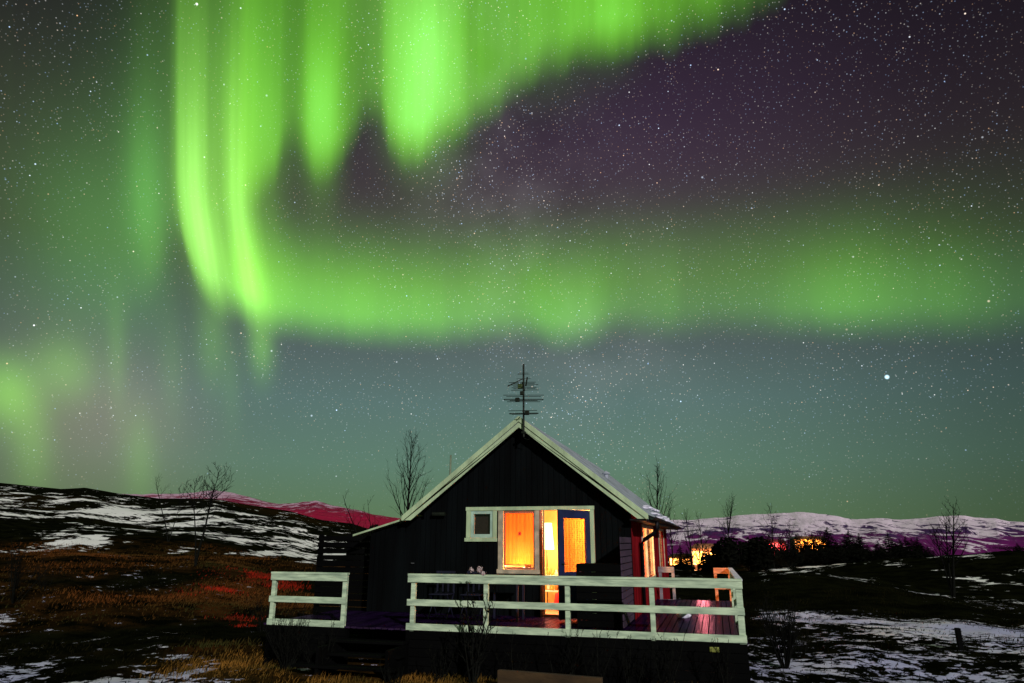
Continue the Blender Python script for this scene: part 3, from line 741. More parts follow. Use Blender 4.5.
orn.tube([(-3.915, FY + .0375, 1.63), (-3.915, FY + .0375, 1.99)], .0015, 4)
tag(orn.build('hanging_star', material('red_paper', (.5, .02, .02), .7, .2, 8)), 'small red star ornament hanging behind the glass of the big lit window', 'ornament')
# door frame, open door
df = MB().box(-3.462, -3.405, FY - .060, FY + .10, -.0, 2.050).box(-2.418, -2.330, FY - .060, FY + .0, -.0, 2.050).box(-3.404, -2.419, FY - .03, FY + .10, -.0, .045)
df.build('door_frame', M_PINE, cot, bevel=.004)
MB().box(-2.416, -2.332, FY - .078, FY - .061, .02, 2.050).build('door_trim', M_CREAM, cot, bevel=.003)
TH = R_(58); hx, hy = -2.435, FY - .045
du = Vector((-math.cos(TH), -math.sin(TH), 0)); dn = Vector((math.sin(TH), -math.cos(TH), 0))
def door_pt(u, v, w): return Vector((hx, hy, 0)) + du * u + dn * v + Vector((0, 0, w))
def dbox(mb, u0, u1, v0, v1, w0, w1_):
    vs = [door_pt(u, v, w) for w in (w0, w1_) for v in (v0, v1) for u in (u0, u1)]
    return mb.add(vs, [(0, 2, 3, 1), (4, 5, 7, 6), (0, 1, 5, 4), (2, 6, 7, 3), (0, 4, 6, 2), (1, 3, 7, 5)])
mb = MB(); DW = .90
dbox(mb, 0, .13, -.02, .025, .03, 2.03); dbox(mb, DW - .14, DW, -.02, .025, .03, 2.03)
dbox(mb, .131, DW - .141, -.02, .025, 1.87, 2.03); dbox(mb, .131, DW - .141, -.02, .025, .03, .20); dbox(mb, .131, DW - .141, -.02, .025, .74, .87)
dbox(mb, .131, DW - .141, -.008, .012, .201, .739)
door = mb.build('door', M_BLUE, cot, bevel=.004)
mb = MB(); dbox(mb, .132, DW - .142, .002, .006, .872, 1.868); mb.build('pane', M_GLASS, door)
mb = MB(); vs = []
for i in range(41):
    u = .12 + (DW - .25) * i / 40; v = -.026 + .005 * math.sin(i * 1.35)
    vs += [door_pt(u, v, .84), door_pt(u, v, 1.89)]
mb.add(vs, [(2 * i, 2 * i + 2, 2 * i + 3, 2 * i + 1) for i in range(40)]).build('lace_curtain', M_LACE, door, smooth_=True)
mb = MB().tube([door_pt(DW - .06, .025, 1.02), door_pt(DW - .06, .075, 1.02), door_pt(DW - .18, .075, 1.02)], .010, 6)
mb.build('handle', M_METAL, door)
for zz in (.35, 1.38, 1.75):
    mb = MB().tube([(hx + .012, hy - .008, zz - .05), (hx + .012, hy - .008, zz + .05)], .014, 6); mb.build('hinge', M_METAL, door)
# unlit wall lamp
wl = MB().box(-5.71, -5.61, FY - .045, FY - .026, 1.95, 2.03).tube([(-5.66, FY - .045, 1.99), (-5.66, FY - .13, 2.0)], .014, 6).tube([(-5.80, FY - .13, 1.985), (-5.52, FY - .13, 1.985)], .042, 8)
wl.build('wall_lamp', M_METAL, cot)
# windows of the right side wall
for (ya, yb_, z0, z1), mull in zip(SW, (True, False)):
    mb = MB().box(XR - .02, XR + .025, ya - .09, ya, z0 - .07, z1 + .07).box(XR - .02, XR + .025, yb_, yb_ + .09, z0 - .07, z1 + .07)
    mb.box(XR - .02, XR + .025, ya + .001, yb_ - .001, z1, z1 + .07).box(XR - .02, XR + .045, ya + .001, yb_ - .001, z0 - .07, z0)
    if mull: mb.box(XR - .03, XR + .015, ya + 1.05, ya + 1.13, z0 + .001, z1 - .001)
    wq = mb.build('window', M_WINF, cot, bevel=.004)
    MB().box(XR - .030, XR - .024, ya + .001, yb_ - .001, z0 + .001, z1 - .001).build('pane', M_GLASS, wq)
    mb = MB(); vs = []; y_0 = ya + (1.15 if mull else 0); y_1 = y_0 + .75 if mull else yb_
    for i in range(61):
        u = y_0 + (y_1 - y_0) * i / 60; v = XR - .12 + .02 * math.sin(i * 1.1)
        vs += [(v, u, z0 - .05), (v, u, z1 + .05)]
    mb.add(vs, [(2 * i, 2 * i + 2, 2 * i + 3, 2 * i + 1) for i in range(60)]).build('curtain', M_BLIND if mull else M_LACE, wq, smooth_=True)
# rooms behind the windows
mb = MB().box(XL + .12, XR - .07, BACK - .4, BACK - .3, .0, 2.2).box(XL + .11, XL + .13, FY + .13, BACK - .4, .0, 2.2)
mb.box(XL + .14, XR - .07, FY + .13, BACK - .41, 2.21, 2.24)
mb.box(-4.42, -4.38, FY + .13, FY + 2.2, .0, 2.2)
mb.box(-4.37, -2.9, 5.35, 5.42, .0, 2.2)
mb.build('interior_wall', M_ROOM, cot)
MB().box(XL + .12, XR - .06, FY + .125, BACK - .3, -.08, -.005).build('interior_floor', M_ROOMF, cot)
def lamp(name, loc, w, col, r=.06):
    d = bpy.data.lights.new(name, 'POINT'); d.energy = w; d.color = col; d.shadow_soft_size = r
    o = bpy.data.objects.new(name, d); COL.objects.link(o); o.location = loc; return o
lamp('room_light', (-3.90, FY + .50, .95), 125, (1, .66, .34), .08)
lamp('room_light', (-2.75, FY + 2.2, 1.7), 260, (1, .66, .34), .08)
lamp('hall_light', (-2.95, FY + .45, 1.95), 150, (1, .42, .12), .05)
lamp('room_light', (-2.3, 6.3, 1.45), 260, (1, .46, .15), .08)
lamp('room_light', (-2.4, 10.2, 1.5), 120, (1, .55, .26), .08)

# things inside, seen through the gap of the open door
fl = thing('floor_lamp', 'bright white shaded lamp glowing inside the open doorway', 'lamp', (-3.83, 4.75, 0))
MB().lathe([(.0, 0), (.14, 0), (.14, .02), (.02, .04)], (-3.83, 4.75, 0)).tube([(-3.83, 4.75, .03), (-3.83, 4.75, 1.45)], .012, 8).build('stand', M_METAL, fl)
MB().lathe([(.17, 1.25), (.12, 1.85)], (-3.83, 4.75, 0), 20).build('lamp_shade', material('lit_shade', (.9, .8, .6), .8, .1, 4, emit=((1, .80, .42), 2.6)), fl)
lamp('lamp_bulb', (-3.83, 4.75, 1.15), 40, (1, .70, .36), .05)
sh = thing('white_shelf', 'white shelf crowded with bright ornaments inside the doorway', 'shelf', (-3.62, 4.0, 0))
M_WHITE = material('white_lacquer', (.85, .8, .7), .4, .1, 5)
MB().box(-3.95, -3.30, 4.45, 4.75, 0, .03).box(-3.95, -3.30, 4.45, 4.75, .34, .37).box(-3.95, -3.30, 4.45, 4.75, .66, .69).box(-3.95, -3.92, 4.45, 4.75, .03, .66).box(-3.33, -3.30, 4.45, 4.75, .03, .66).build('shelf_board', M_WHITE, sh)
rr = random.Random(11)
tints = [material('ornament_glaze', c, .3, .2, 8) for c in ((.9, .85, .7), (.85, .45, .08), (.5, .2, .05), (.9, .75, .3))]
for lvl, zz in enumerate((.69, .37)):
    for q in range(6):
        xx = -3.86 + q * .095; hgt = .10 + .16 * rr.random()
        o = MB().lathe([(.0, 0), (.035, 0), (.045, hgt * .4), (.02, hgt * .75), (.03, hgt), (0, hgt)], (xx, 4.55 + .06 * rr.random(), zz), 10).build('vase', tints[rr.randrange(4)], None, smooth_=True)
        tag(o, 'small glazed vase standing on the white shelf inside the doorway', 'vase', 'small vases on the indoor shelf')
cu = MB().blob((-3.42, 4.1, .17), (.13, .13, .17), 5, 14, 10)
tag(cu.build('cushion', material('red_cloth', (.55, .015, .02), .9, .2, 9), None, smooth_=True), 'round red cushion on the floor just inside the doorway', 'cushion')

# ------------------------------------------------------------------ tv antenna on the gable peak
an = thing('tv_antenna', 'tall dark tv antenna mast with crossed rods on the gable peak', 'antenna', (-3.79, 2.20, 3.40))
MX, MY = -3.705, 2.215
MB().tube([(MX, MY, 3.52), (MX, MY, 5.10)], .021, 8).tube([(MX, MY + .05, 3.50), (MX + .10, MY + .05, 3.47), (MX + .11, MY + .04, 3.58)], .006, 6).build('mast', M_METAL, an)
MB().box(MX - .04, MX + .04, MY - .035, FY - .03, 3.60, 3.64).build('bracket', M_METAL, an)
def arow(z, boom_dir, boom, rods, rr_=.0065):
    a = R_(boom_dir); d = Vector((math.cos(a), math.sin(a), 0)); p = Vector((-d.y, d.x, 0))
    mb = MB(); c = Vector((MX, MY, z))
    mb.tube([c + d * boom[0], c + d * boom[1]], .009, 6)
    for t, L in rods: mb.tube([c + d * t - p * L + Vector((0, 0, .012)), c + d * t + p * L + Vector((0, 0, .012))], rr_, 5)
    return mb
def loop(mb, z, boom_dir, t, L, h):
    a = R_(boom_dir); d = Vector((math.cos(a), math.sin(a), 0)); p = Vector((-d.y, d.x, 0)); c = Vector((MX, MY, z)) + d * t
    pts = []
    for k in range(17):
        q = math.pi * 2 * k / 16
        ex = math.cos(q); px_ = (L - h) * (1 if ex >= 0 else -1) + h * ex
        pts.append(c + p * px_ + d * (h * math.sin(q)))
    mb.tube(pts, .007, 5, False); return mb
b1 = arow(4.60, 281, (-.40, .42), [(-.40, .30), (-.26, .24), (-.15, .27), (.0, .22), (.12, .32), (.24, .25), (.36, .28)])
b1.build('boom', M_METAL, an)
b2_ = arow(4.32, 285, (-.35, .45), [(.40, .42), (.25, .36), (-.30, .36), (-.18, .30)]); loop(b2_, 4.32, 285, .0, .42, .05); b2_.build('boom', M_METAL, an)
b3 = arow(4.03, 280, (-.22, .25), [(.22, .30), (-.20, .27)]); loop(b3, 4.03, 280, -.05, .31, .045); b3.build('boom', M_METAL, an)
MB().bar((MX - .32, MY - .12, 4.60), (MX, MY, 4.78), .02, .02).bar((MX + .06, MY - .04, 4.60), (MX + .11, MY - .1, 4.78), .025, .02).build('brace', M_METAL, an)
arow(4.86, 280, (-.12, .12), [(0, .13), (.1, .11)], .005).build('cross_rod', M_METAL, an)
arow(4.76, 280, (-.05, .05), [(0, .15)], .005).build('cross_rod', M_METAL, an)
M_BOX = material('olive_plastic', (.05, .08, .02), .5, .3, 8)
for zz, oo, s in ((4.60, -.06, .05), (4.45, -.02, .04), (4.31, -.12, .045), (4.02, .09, .045)):
    MB().box(MX + oo - s, MX + oo + s, MY - .085, MY - .03, zz - s, zz + s).build('junction_box', M_BOX if zz == 4.60 else M_METAL, an, bevel=.01)

# ------------------------------------------------------------------ deck
dk = thing('deck', 'dark wet timber deck around the cottage with plank skirt', 'deck', (-3.8, 1.0, -.65))
mb = MB(); x = -8.02; rr = random.Random(5)
while x < .28:
    w = .118; y1 = FY - .04 if x + w < XR + .02 else 7.72
    y0 = .035; zz = -.003 + rr.uniform(-.005, .003)
    if x < -1.55 and x + w > XR + .02: x += .0
    mb.box(x, x + w - .015, y0, y1, zz - .028, zz); x += w
mb.build('deck_boards', M_DECK, dk)
mb = MB()
for k in range(5):
    z1 = -.034 - k * .135
    mb.box(-5.2, .33, .012, .034, z1 - .127, z1); mb.box(.300, .322, .036, 7.7, z1 - .127, z1)
    mb.box(-7.93, -6.35, .012, .034, z1 - .127, z1)
mb.build('deck_skirt', M_DARK, dk)
for xx in (-7.8, -6.4, -5.1, -3.8, -2.4, -1.0, .2):
    for yy in (.12, 2.4): MB().box(xx - .05, xx + .05, yy - .05, yy + .05, -.95, -.034).build('post', M_DARK, dk)
st = thing('wooden_steps', 'three dark wooden steps up to the deck between the railings', 'steps', (-5.8, -.4, -.65))
for k, (z, ya, xa, xb) in enumerate(((-.19, -.26, -6.52, -5.12), (-.36, -.52, -6.75, -5.06), (-.51, -.80, -6.85, -5.0))):
    MB().box(xa, xb, ya, ya + .275, z - .04, z).build('tread', M_DARK, st, bevel=.005)
for xx in (-6.42, -5.18): MB().box(xx, xx + .05, -.78, .005, -.90, -.24).build('stringer', M_DARK, st)

# ------------------------------------------------------------------ railings
def rail_span(t, p0, p1, z0, z1, posts, mat, mat_post, cap=None, over=.0):
    """Boards between two ground points; z of deck top taken as 0, z0/z1 top heights at both ends."""
    p0, p1 = Vector(p0), Vector(p1); d = (p1 - p0).normalized(); nrm = Vector((d.y, -d.x, 0))
    for nm, up, h, th, off in (('cap_rail', 0, .036, .105, .016), ('top_rail', .038, .105, .024, 0), ('middle_rail', .415, .105, .024, 0), ('bottom_rail', .80, .108, .024, 0)):
        a = p0 - d * over + Vector((0, 0, z0 - up - h / 2)); b_ = p1 + d * over + Vector((0, 0, z1 - up - h / 2))
        o = off if nm != 'cap_rail' else .030
        MB().bar(a - nrm * (-th / 2 * 0 + o), b_ - nrm * o, th, h).build(nm, cap if (cap and nm == 'cap_rail') else mat, t, bevel=.004)
    for u, w in posts:
        q = p0.lerp(p1, u); zz = z0 + (z1 - z0) * u
        c = q - nrm * (.012 + .002 + w / 2)
        MB().box(c.x - w / 2, c.x + w / 2, c.y - w / 2, c.y + w / 2, -.10, zz - .037).build('post', mat_post, t, bevel=.004)
L = .33 + 5.195
fr = thing('railing', 'long white three board railing along the front of the deck', 'railing', (-2.4, 0, 0))
rail_span(fr, (-5.195, .0, 0), (.33, .0, 0), .89, .89, [((x_ + 5.195) / L, .075) for x_ in (-5.10, -3.78, -2.39, -1.04)] + [((.272 + 5.195) / L, .095)], M_RAIL, M_RAIL)
lr = thing('railing', 'short white railing left of the deck steps, overgrown by twigs', 'railing', (-7.1, 0, 0))
rail_span(lr, (-7.93, .0, 0), (-6.37, .0, 0), .885, .885, [(.035, .075), (.965, .075)], M_RAIL, M_RAIL)
sr = thing('railing', 'frost capped side railing receding along the right deck edge', 'railing', (.30, 3.8, 0))
rail_span(sr, (.315, .06, 0), (.315, 7.62, 0), .888, .80, [(.34, .075), (.67, .075)], M_RAIL, M_RAIL, M_FROST)
M_ORANGE_LIT = material('orange_lit_wood', (.66, .25, .11), .7, .3, 7, .3, 26, (.3, 1, 1.4))  # orange window light put into the wood colour
er = thing('railing', 'short orange lit railing at the far end of the deck', 'railing', (.1, 7.66, 0))
rail_span(er, (-.13, 7.68, 0), (.30, 7.68, 0), .79, .79, [(.10, .075), (.93, .09)], M_ORANGE_LIT, M_ORANGE_LIT)
gr = thing('railing', 'short grey railing beside the cottage wall at the deck end', 'railing', (-1.3, 7.66, 0))
M_GREYR = material('backlit_rail_grey', (.20, .18, .19), .8, .3, 8, .3, 26)  # rail is lit from behind; that shade is put into the grey
rail_span(gr, (-1.53, 7.68, 0), (-1.12, 7.68, 0), .80, .80, [(.12, .075), (.92, .075)], M_GREYR, M_GREYR)

# ------------------------------------------------------------------ slatted screen at the cottage corner
sc = thing('wooden_screen', 'dark slatted timber screen box beside the open door', 'screen', (-2.0, 1.2, 0))
M_SLAT = material('purple_lit_slat', (.050, .026, .052), .7, .4, 4, .3, 30, (1, .2, 1))  # purple light from the right put into the side slat colour
mb = MB()
for k in range(9): mb.box(-2.42, -1.64, .98, 1.0, .02 + k * .113, .02 + k * .113 + .104)
mb.box(-2.42, -1.66, 1.001, 1.55, 1.025, 1.05)
mb.build('front_slats', M_DARK, sc)
mb = MB()
for k in range(13): mb.box(-1.635, -1.613, 1.0, 2.54, .02 + k * .116, .02 + k * .116 + .098)
mb.build('side_slats', M_SLAT, sc)
for xx, yy in ((-2.40, 1.03), (-1.665, 1.03), (-1.665, 2.50), (-2.40, 1.52)): MB().box(xx - .025, xx + .025, yy - .025, yy + .025, 0, 1.02 if yy < 2 else 1.5).build('post', M_DARK, sc)
sl = MB().blob((-.75, 3.3, .03), (.10, .14, .06), 3).blob((-.66, 3.42, .02), (.06, .08, .04), 8)
tag(sl.build('snow_lump', M_SNOW, None, smooth_=True), 'small white lump of snow lying on the dark deck boards', 'snow lump')
bl = MB().box(-.22, -.08, -.012, .010, -.16, -.085)  # wooden block put in for a small yellow green blotch
tag(bl.build('added_blotch_block', material('yellow_green_blotch', (.24, .26, .05), .5, .3, 12), None, bevel=.02), 'added block standing in for a small yellow green blotch under the front railing near its right end', 'added block')

# folding chairs and a table left on the deck behind the front railing
M_CHAIR = material('blue_grey_metal', (.010, .010, .022), .4, .3, 8)
def chair(x0, y0, label):
    t = thing('folding_chair', label, 'chair', (x0, y0, 0), 'folding chairs on the deck')
    MB().box(x0 - .2, x0 + .2, y0 - .2, y0 + .18, .43, .45).build('seat', M_CHAIR, t, bevel=.008)
    mb = MB()
    for k in range(4): mb.box(x0 - .19 + k * .115, x0 - .155 + k * .115, y0 + .19, y0 + .205, .47, .82)
    mb.box(x0 - .20, x0 + .20, y0 + .185, y0 + .21, .82, .86); mb.build('backrest', M_CHAIR, t)
    for sx in (-1, 1):
        MB().bar((x0 + sx * .19, y0 - .2, .0), (x0 + sx * .19, y0 + .19, .47), .018, .018).build('leg', M_CHAIR, t)
        MB().bar((x0 + sx * .17, y0 + .22, .0), (x0 + sx * .17, y0 - .16, .43), .018, .018).build('leg', M_CHAIR, t)
    MB().bar((x0 - .19, y0 - .14, .06), (x0 + .19, y0 - .14, .06), .014, .014).build('stretcher', M_CHAIR, t)
chair(-5.25, 1.75, 'dim blue grey folding chair at the left end behind the front railing')
chair(-4.62, 1.80, 'dim blue grey folding chair below the small dark window')
tb = thing('garden_table', 'dark slatted garden table under the big lit window', 'table', (-3.95, 1.8, 0))
MB().box(-4.3, -3.6, 1.5, 1.62, .68, .70).box(-4.3, -3.6, 1.64, 1.76, .68, .70).box(-4.3, -3.6, 1.78, 1.90, .68, .70).box(-4.3, -3.6, 1.92, 2.04, .68, .70).build('tabletop', M_CHAIR, tb, bevel=.004)
for xx in (-4.24, -3.66):
    for yy in (1.55, 1.99): MB().box(xx - .018, xx + .018, yy - .018, yy + .018, 0, .68).build('leg', M_CHAIR, tb)

# dark slatted fence left of the lean-to
fe = thing('slatted_fence', 'dark slatted fence between the left hill and the lean-to', 'fence', (-8.4, 3.2, -.6))
mb = MB()
for k in range(15): mb.box(-8.95, -7.42, 3.19, 3.215, -.55 + k * .142, -.55 + k * .142 + (.128 if k < 11 else .105))
mb.build('slats', M_DARK, fe)
for xx in (-8.90, -8.17, -7.46): MB().box(xx - .045, xx + .045, 3.218, 3.30, -.8, 1.58).build('post', M_DARK, fe)

# weathered plank lying in front of the deck
a = on_y(498.5, 669.5, -.75); b_ = on_y(602, 677.5, -.95)
mb = MB().bar((a[0], a[1], a[2] - .11), (b_[0], b_[1], b_[2] - .11), .09, .22)
tag(mb.build('plank', material('weathered_plank', (.050, .028, .009), .9, .5, 5, .5, 25, (.3, 1, 1)), None, bevel=.008), 'brown weathered plank on edge in the grass below the front railing', 'plank')
p = ground_at(961, 650)
mb = MB().box(p[0] - .05, p[0] + .05, p[1] - .05, p[1] + .05, p[2] - .2, p[2] + .42)
tag(mb.build('stake', M_DARK, None, bevel=.012), 'short dark stake standing in the snowy field on the right', 'stake')
p = (-7.95, 9.0)
tag(MB().tube([(p[0], p[1], gz(*p) - .2), (p[0], p[1], 2.4), (p[0] + .01, p[1], 4.07)], [.045, .04, .03], 8).build('pole', material('pale_pole', (.16, .2, .12), .6, .2, 6)), 'thin pale pole rising behind the left roof slope', 'pole')

# ------------------------------------------------------------------ trees, shrubs and grass
M_BARK = material('dark_bark', (.0055, .0060, .0045), .9, .4, 20, spec=.05)
M_TWIG = material('dark_twig', (.0045, .0048, .0035), .9, .4, 20, spec=.05)
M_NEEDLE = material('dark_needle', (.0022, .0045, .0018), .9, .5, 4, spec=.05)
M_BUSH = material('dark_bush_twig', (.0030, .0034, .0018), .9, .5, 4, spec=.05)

def grow(mb, p, d, L, r, rnd, depth, up=.25, bend=.25, n=4, seg=5):
    """One wandering limb; returns its points."""
    pts, rad = [Vector(p)], [r]; d = Vector(d).normalized()
    for k in range(seg):
        d = (d + Vector((rnd.gauss(0, bend), rnd.gauss(0, bend), rnd.gauss(0, bend) * .6 + up)) * .30).normalized()
        pts.append(pts[-1] + d * (L / seg)); rad.append(r * (1 - .88 * (k + 1) / seg))
    mb.tube(pts, rad, n, False)
    return pts
def bare_tree(name, label, base, h, seed, r=None, stems=1, spread=.55, branches=16, first=.22, lean=0.0, group=None, fan=.5, cat='tree', twigs=5, tw=.006, reach=1.0):
    rnd = random.Random(seed); r = r or h * .013
    t = thing(name, label, cat, tuple(base), group)
    tm, cm = MB(), MB(); base = Vector(base)
    for s in range(stems):
        a = rnd.uniform(0, 6.28); off = Vector((math.cos(a), math.sin(a), 0))
        d = Vector((0, 0, 1)) + off * (fan * rnd.uniform(.3, 1) if stems > 1 else 0) + Vector((RIGHT[0], RIGHT[1], 0)) * lean
        hh = h * (1 if s == 0 else rnd.uniform(.6, .95))
        pts = grow(tm, base - Vector((0, 0, .15)), d, hh + .15, r * (1 if s == 0 else .7), rnd, 0, .12, .16, 7, 9)
        nb = branches if stems == 1 else max(4, branches // stems + 1)
        for k in range(nb):
            f = first + (0.97 - first) * (k + rnd.random() * .8) / nb
            i = min(int(f * 9), 8); p = pts[i].lerp(pts[i + 1], f * 9 - i)
            aa = k * 2.4 + rnd.uniform(-.5, .5)
            d = Vector((math.cos(aa) * spread, math.sin(aa) * spread, .55 + .5 * f))
            L = hh * (.42 * (1.02 - f) + .09) * rnd.uniform(.75, 1.15) * reach
            bp = grow(cm, p, d, L, r * (.42 * (1 - f) + .12), rnd, 1, .30, .30, 4, 6)
            for q in range(twigs):
                f2 = .25 + .75 * (q + rnd.random()) / twigs
                i2 = min(int(f2 * 6), 5); p2 = bp[i2].lerp(bp[i2 + 1], min(1, f2 * 6 - i2))
                bd = (bp[i2 + 1] - bp[i2]).normalized()
                d2 = (bd + Vector((rnd.gauss(0, .7), rnd.gauss(0, .7), rnd.gauss(.25, .4)))).normalized()
                tp = grow(cm, p2, d2, L * rnd.uniform(.22, .48), max(tw * .5, r * .10), rnd, 2, .25, .4, 3, 4)
                for z in range(2):
                    d3 = (d2 + Vector((rnd.gauss(0, .6), rnd.gauss(0, .6), rnd.gauss(.2, .4)))).normalized()
                    grow(cm, tp[rnd.randint(1, 3)], d3, L * rnd.uniform(.10, .22), max(tw * .4, r * .07), rnd, 3, .2, .4, 3, 2)
    tm.build('trunk', M_BARK, t, smooth_=True); cm.build('crown', M_TWIG, t)
    return t
def on_ground(px, dist):                        # ground point in the direction of a column of the picture
    d = ray(px, 545); k = dist / math.hypot(d[0], d[1]); x_, y_ = CAM[0] + d[0] * k, CAM[1] + d[1] * k
    return np.array([x_, y_, gz(x_, y_)])
def tree_h(base, py_top, px):
    D = math.hypot(base[0] - CAM[0], base[1] - CAM[1]); return float(at_dist(px, py_top, D)[2] - base[2])
def skyline_tree(px, top, dist, seed, label, twk=1.0, **kw):
    b = on_ground(px, dist); h = tree_h(b, top, px); return bare_tree('bare_tree', label, b, h, seed, tw=dist * .00032 * twk, r=max(h * .014, dist * .0011), **kw)
skyline_tree(409, 438, 34, 3, 'tall bare tree behind the left roof slope', branches=26, spread=.5, first=.30)
skyline_tree(381, 486, 33, 5, 'low spreading bare tree left of the tall one behind the lean-to', stems=3, branches=16, fan=.6, spread=.7)
skyline_tree(657, 467, 36, 8, 'tall bare tree behind the right roof slope', branches=24, spread=.5, first=.3)
skyline_tree(672, 503, 44, 9, 'small bare tree close right of the roof eave', branches=14)
skyline_tree(691, 512, 62, 12, 'slim bare tree with upswept crown left of the glowing cabin', branches=18, spread=.45)
skyline_tree(703, 515, 70, 13, 'rounder bare tree behind the glowing cabin', branches=18, spread=.7)
skyline_tree(724, 497, 62, 15, 'tall slim bare tree right of the glowing cabin', branches=20, spread=.4, first=.35)
skyline_tree(772, 506, 70, 18, 'slim bare tree in front of the glowing slope', branches=18, spread=.55)
for px_, top_, D_, sd_, lab_ in ((767, 532, 84, 101, 'twiggy bare tree at the left end of the red glow'), (776, 534, 83, 102, 'twiggy bare tree across the middle of the red glow'),
                                 (783, 530, 85, 103, 'twiggy bare tree at the right end of the red glow'), (800, 531, 90, 104, 'twiggy bare tree at the left end of the yellow glow'),
                                 (808, 535, 89, 105, 'low twiggy bare tree across the middle of the yellow glow'), (817, 530, 91, 106, 'twiggy bare tree right of the middle of the yellow glow'),
                                 (824, 533, 90, 107, 'twiggy bare tree at the right end of the yellow glow'), (696, 534, 68, 108, 'twiggy bare tree before the left edge of the blazing cabin')):
    skyline_tree(px_, top_, D_, sd_, lab_, twk=2.2, stems=4, branches=36, spread=.8, fan=.45, first=.15)
skyline_tree(790, 522, 80, 19, 'small bare tree before the far greenhouse', branches=14, spread=.6)
b = ground_at(953, 597)
bare_tree('bare_tree', 'wide bare tree standing alone on the dark heath at the right', b, tree_h(b, 503, 945), 23, r=.075, stems=3, branches=42, spread=.85, lean=-.12, fan=.25, first=.35, tw=.018)
b = ground_at(195, 566)
bare_tree('bare_tree', 'bare tree with wide spreading crown on the snowy hillside at the left', b, tree_h(b, 467, 212), 31, r=.06, stems=3, branches=44, spread=1.6, lean=.05, fan=.20, first=.60, tw=.020, reach=1.2)
b = on_ground(168, 47)
bare_tree('bare_tree', 'small bare sapling left of the wide hillside tree', b, tree_h(b, 474, 168), 33, r=.04, stems=2, branches=12, spread=.8, fan=.3, first=.5, tw=.012)

# leafless shrubs around the deck
def shrub(base, h, seed, label, stems=8, fan=.6, r=.015, group=None, tw=.0115, branches=24, cat='shrub'):
    return bare_tree('shrub', label, base, h, seed, r=r, stems=stems, fan=fan, branches=branches, spread=.6, first=.3, cat=cat, twigs=3, tw=tw, group=group)
a = on_y(473, 640, -.55); bx, by = a[0], -.55
sh1 = shrub((bx, by, gz(bx, by)), 1.50, 41, 'tall thin shrub with pale dried flower heads before the front railing', stems=6, fan=.36, r=.030, branches=44, tw=.017)
M_PETAL = material('dried_petal', (.50, .40, .38), .9, .3, 30)
M_PETAL.node_tree.nodes['Principled BSDF'].inputs['Specular IOR Level'].default_value = .1
rnd = random.Random(77)
for (px_, py_, rr_) in ((471.5, 570, .040), (479.5, 569.5, .055), (483, 573.5, .035)):
    c = Vector(on_y(px_, py_, by)); mb = MB()
    for k in range(60):
        u = Vector((rnd.gauss(0, 1), rnd.gauss(0, 1), rnd.gauss(0, 1))).normalized() * rr_ * rnd.uniform(.5, 1.1)
        x1 = u.cross(Vector((0, 0, 1))).normalized() * .013; y1 = u.cross(x1).normalized() * .013
        q = c + u; mb.add([q - x1, q + y1 + u * .15, q + x1, q - y1 + u * .1], [(0, 1, 2, 3)])
    mb.build('flower_head', M_PETAL, sh1)
for px_, yy, h, sd, lab, st_, fn in (
        (288, -.35, 1.15, 51, 'dense twiggy shrub in front of the left end of the short railing', 20, .75),
        (322, -.45, .85, 52, 'small twiggy shrub beside the bottom step', 10, .7),
        (395, -1.0, .42, 53, 'tiny shrub in the tan grass right of the steps', 6, .7),
        (512, -.60, .85, 54, 'low twiggy shrub left of the lying plank', 5, .5),
        (560, -.40, 1.05, 55, 'thin twiggy shrub behind the lying plank', 4, .5),
        (594, -.55, 1.0, 56, 'thin twiggy shrub at the right end of the lying plank', 5, .5),
        (662, -.45, .95, 57, 'fan shaped shrub before the right half of the deck skirt', 7, .6),
        (726, -.35, .85, 58, 'slender shrub before the right end of the deck skirt', 4, .4),
        (440, -.45, .80, 59, 'low shrub before the left end of the long railing', 6, .6),
        (630, -.40, .80, 60, 'small shrub left of the fan shaped one before the deck skirt', 5, .6)):
    q = on_y(px_, 660, yy); shrub((q[0], yy, gz(q[0], yy)), h, sd, lab, stems=st_, fan=fn, branches=st_ * 5)
p = ground_at(786, 668); shrub(p, 1.30, 61, 'dark upright shrub in the snow right of the deck', stems=40, fan=.42, r=.016, branches=150)
p = ground_at(802, 655); shrub(p, .60, 62, 'small shrub growing right behind the dark upright one', stems=14, fan=.6, r=.009, branches=46)
p = ground_at(262, 632); shrub(p, .95, 63, 'wide twiggy shrub left of the short railing', stems=14, fan=.85, r=.009, branches=60)
p = ground_at(14, 603); shrub(p, 1.9, 64, 'big bare shrub at the left edge of the heath', stems=14, fan=.6, r=.018, branches=66, tw=.010)
p = ground_at(45, 590); shrub(p, .9, 65, 'small bare shrub beside the big one at the left edge', stems=9, fan=.8, r=.012, branches=40, tw=.010)

